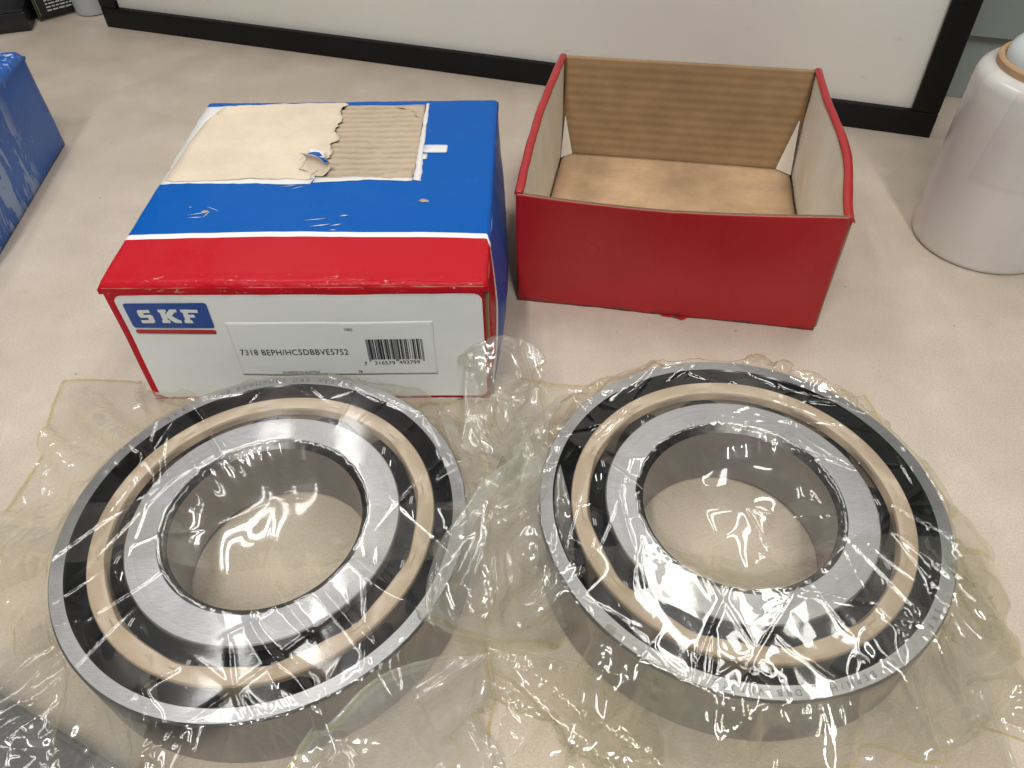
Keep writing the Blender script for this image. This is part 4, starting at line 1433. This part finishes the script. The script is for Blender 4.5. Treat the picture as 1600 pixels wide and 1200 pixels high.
def build_bags():
    yy = lambda t: t
    def carton(Q):
        lim = 331.9 - (Q[..., 0] + 222) * .0315 - 2.4
        inside = (Q[..., 2] < 88) & (Q[..., 0] > -226)
        Q[..., 1] = np.where(inside, np.minimum(Q[..., 1], lim), Q[..., 1])
    def case(Q):
        dx = Q[..., 0] + 227; dy = Q[..., 1] - 60
        a = dx * math.cos(.47) - dy * math.sin(.47); b = dx * math.sin(.47) + dy * math.cos(.47)
        m = (np.abs(a) < 123) & (b < 77.5)
        Q[..., 2] = np.where(m, np.maximum(Q[..., 2], 17.0), Q[..., 2])
    # ---- left bag
    tl = lambda th: 52 + 10 * np.cos(th - 2.6) + 8 * np.sin(3 * th)
    wob = lambda t, s, a=4: a * np.sin(t * 9 + s) + a * .6 * np.sin(t * 23 + 2 * s)
    PL = bag_top(LC, lambda v: -256 - 26 * v + wob(v, 1), lambda v: -14 + 6 * np.sin(v * 7) + wob(v, 2, 3),
                 lambda u: 66 + wob(u, 3), lambda u: 350 - 22 * np.clip((u - .22) / .1, 0, 1) + wob(u, 4, 2), 3,
                 lambda X, Y: .003 + 0 * X, .075, tl, boxes=(carton, case))
    oL = (LC[0], LC[1], 0)
    eL = empty('plastic_bag', Vector(oL) * MM, 'crumpled clear plastic bag around the left bearing', 'plastic bag')
    film_obj('top_film', PL, M['film_oily'], eL, oL, outer=(M['film_crushed'], 99))
    film_obj('overlap_band', sub(PL, .06, .98, .462, .575, .7, 71), M['film_cloudy'], eL, oL)
    for sd in 'tlr':
        film_obj('sealed_edge', strip(PL, sd, 3), M['film_seam'], eL, oL)
    # ---- right bag
    exr = lambda X, Y: .004 + .035 * np.exp(-(((X - 115) / 40) ** 2 + ((Y - 232) / 30) ** 2))
    tr = lambda th: 24 + 30 * np.clip(-np.cos(th - .9), 0, 1) + 5 * np.sin(4 * th)
    PR = bag_top(RC, lambda v: -12 + 10 * np.sin(v * 5) + 24 * np.clip((v - .75) / .25, 0, 1) + wob(v, 5), lambda v: 232 - 8 * np.sin(v * 3) - 26 * np.clip((v - .68) / .3, 0, 1) ** 2 + wob(v, 6, 2),
                 lambda u: 98 + 14 * u + wob(u, 7), lambda u: 332 + 6 * np.sin(u * 3.1) - 22 * np.clip((u - .72) / .28, 0, 1) + wob(u, 8, 2), 21,
                 exr, .07, tr, face_amp=.5, ncr=120, hole_amp=4.0)
    oR = (RC[0], RC[1], 0)
    eR = empty('plastic_bag', Vector(oR) * MM, 'crumpled clear plastic bag around the right bearing', 'plastic bag')
    film_obj('top_film', PR, M['film'], eR, oR, outer=(M['film_crushed'], 99))
    film_obj('overlap_band', sub(PR, .15, .97, .03, .375, .8, 81), M['film_cloudy'], eR, oR)
    for sd in 'tbr':
        film_obj('sealed_edge', strip(PR, sd, 3), M['film_seam'], eR, oR)
    # ---- loose flaps between the bearings
    f1 = flap([[(-30, 268, 26), (-14, 262, 24), (2, 264, 20), (14, 272, 10)],
               [(-24, 290, 32), (-12, 288, 27), (2, 290, 18), (16, 300, 8)],
               [(-24, 306, 35), (-10, 305, 28), (4, 303, 27), (15, 312, 24)],
               [(-27, 322, 41), (-12, 325, 47), (1, 328, 54), (15, 318, 38)]], .02, 101, .7, 28)
    film_obj('loose_flap', fold(f1, 'lt', 1.3, 5), M['film_milky'], eR, oR)
    film_obj('sealed_edge', strip(f1, 'r', 5), M['film_seam'], eR, oR)
    f2 = flap([[(-30, 161, 45), (-15, 152, 33), (4, 158, 18), (20, 168, 8)],
               [(-43, 171, 52), (-18, 172, 46), (6, 176, 30), (26, 188, 24)],
               [(-20, 197, 54), (-6, 200, 50), (12, 204, 38), (28, 208, 36)],
               [(-4, 224, 50), (4, 232, 49), (14, 236, 42), (24, 240, 40)],
               [(2, 250, 40), (8, 256, 40), (16, 258, 36), (24, 262, 34)]], .022, 111, 1.0, 30)
    film_obj('loose_flap', fold(f2, 'lb', 1.7, 6), M['film_milky'], eL, oL)
    film_obj('sealed_edge', strip(f2, 'b', 4), M['film_seam'], eL, oL)
    # the bag is double there: a second, lower layer of each flap
    for fl, dz, sd in ((f1, 4.0, 7), (f2, 5.0, 9)):
        a, b = np.meshgrid(np.arange(fl.shape[1]) * .5, np.arange(fl.shape[0]) * .5)
        lo = fl.copy(); lo[..., 2] = np.maximum(lo[..., 2] * .86 - dz + 2.2 * facets(a, b, sd + 200, 26), .9)
        film_obj('loose_flap', lo, M['film_cloudy'], eR if sd == 7 else eL, oR if sd == 7 else oL)
    f3 = flap([[(-110, 84, 32), (-74, 84, 26), (-42, 86, 14), (-8, 90, 1.5)],
               [(-84, 104, 33), (-58, 105, 26), (-36, 107, 16), (-8, 111, 2)],
               [(-46, 130, 35), (-36, 127, 29), (-22, 126, 16), (-9, 132, 5)],
               [(-18, 148, 31), (-15, 147, 29), (-12, 146, 22), (-7, 145, 11)]], .04, 121, 1.6, 20)
    film_obj('loose_flap', fold(f3, 'lr'), M['film_milky'], eL, oL)
    film_obj('sealed_edge', strip(f3, 'l', 4), M['film_seam'], eL, oL)
    # gathered folds at the near left corner, over the dark case
    f6 = flap([[(-262, 96, 20), (-226, 88, 26), (-190, 84, 20), (-150, 82, 24)],
               [(-252, 128, 20), (-222, 118, 28), (-186, 112, 20), (-146, 106, 27)],
               [(-240, 160, 12), (-214, 150, 22), (-182, 138, 24), (-150, 124, 34)],
               [(-226, 186, 6), (-208, 172, 16), (-184, 156, 26), (-158, 140, 38)]], .035, 151, 1.2, 30)
    film_obj('loose_flap', f6, M['film_milky'], eL, oL)
    # crushed middle between the two bags
    f4 = flap([[(-12, 160, 18), (8, 150, 22), (30, 142, 26), (52, 132, 26)],
               [(-14, 150, 10), (6, 138, 10), (30, 128, 8), (56, 120, 10)],
               [(-6, 142, 1.5), (12, 128, 1.5), (34, 112, 1.5), (64, 104, 1.5)]], .06, 131, 1.8, 16)
    film_obj('loose_flap', fold(f4, 'tb'), M['film_cloudy'], eR, oR)
    film_obj('sealed_edge', strip(f4, 't', 3), M['film_seam'], eR, oR)
    # folds bunched against the near side of the right bearing
    f8 = flap([[(22, 92, 1.5), (76, 84, 1.5), (134, 84, 1.5), (196, 98, 1.5)],
               [(24, 118, 16), (76, 100, 19), (136, 100, 16), (198, 122, 14)],
               [(34, 142, 34), (78, 113, 38), (134, 113, 37), (184, 140, 34)],
               [(40, 150, 44.5), (80, 121, 45), (132, 121, 45), (176, 148, 44.5)]], .05, 161, 1.8, 24)
    film_obj('loose_flap', fold(f8, 'lr'), M['film_cloudy'], eR, oR)
    film_obj('sealed_edge', strip(f8, 'b', 4), M['film_seam'], eR, oR)
    f5 = flap([[(-28, 232, 34), (-12, 226, 34), (6, 230, 44), (16, 238, 40)],
               [(-30, 262, 34), (-14, 258, 24), (2, 262, 40), (16, 268, 40)],
               [(-40, 292, 30), (-18, 290, 8), (6, 292, 14), (30, 298, 30)]], .10, 141, 2.4, 15)
    film_obj('loose_flap', fold(f5, 'lr'), M['film_milky'], eR, oR)


build_bags()
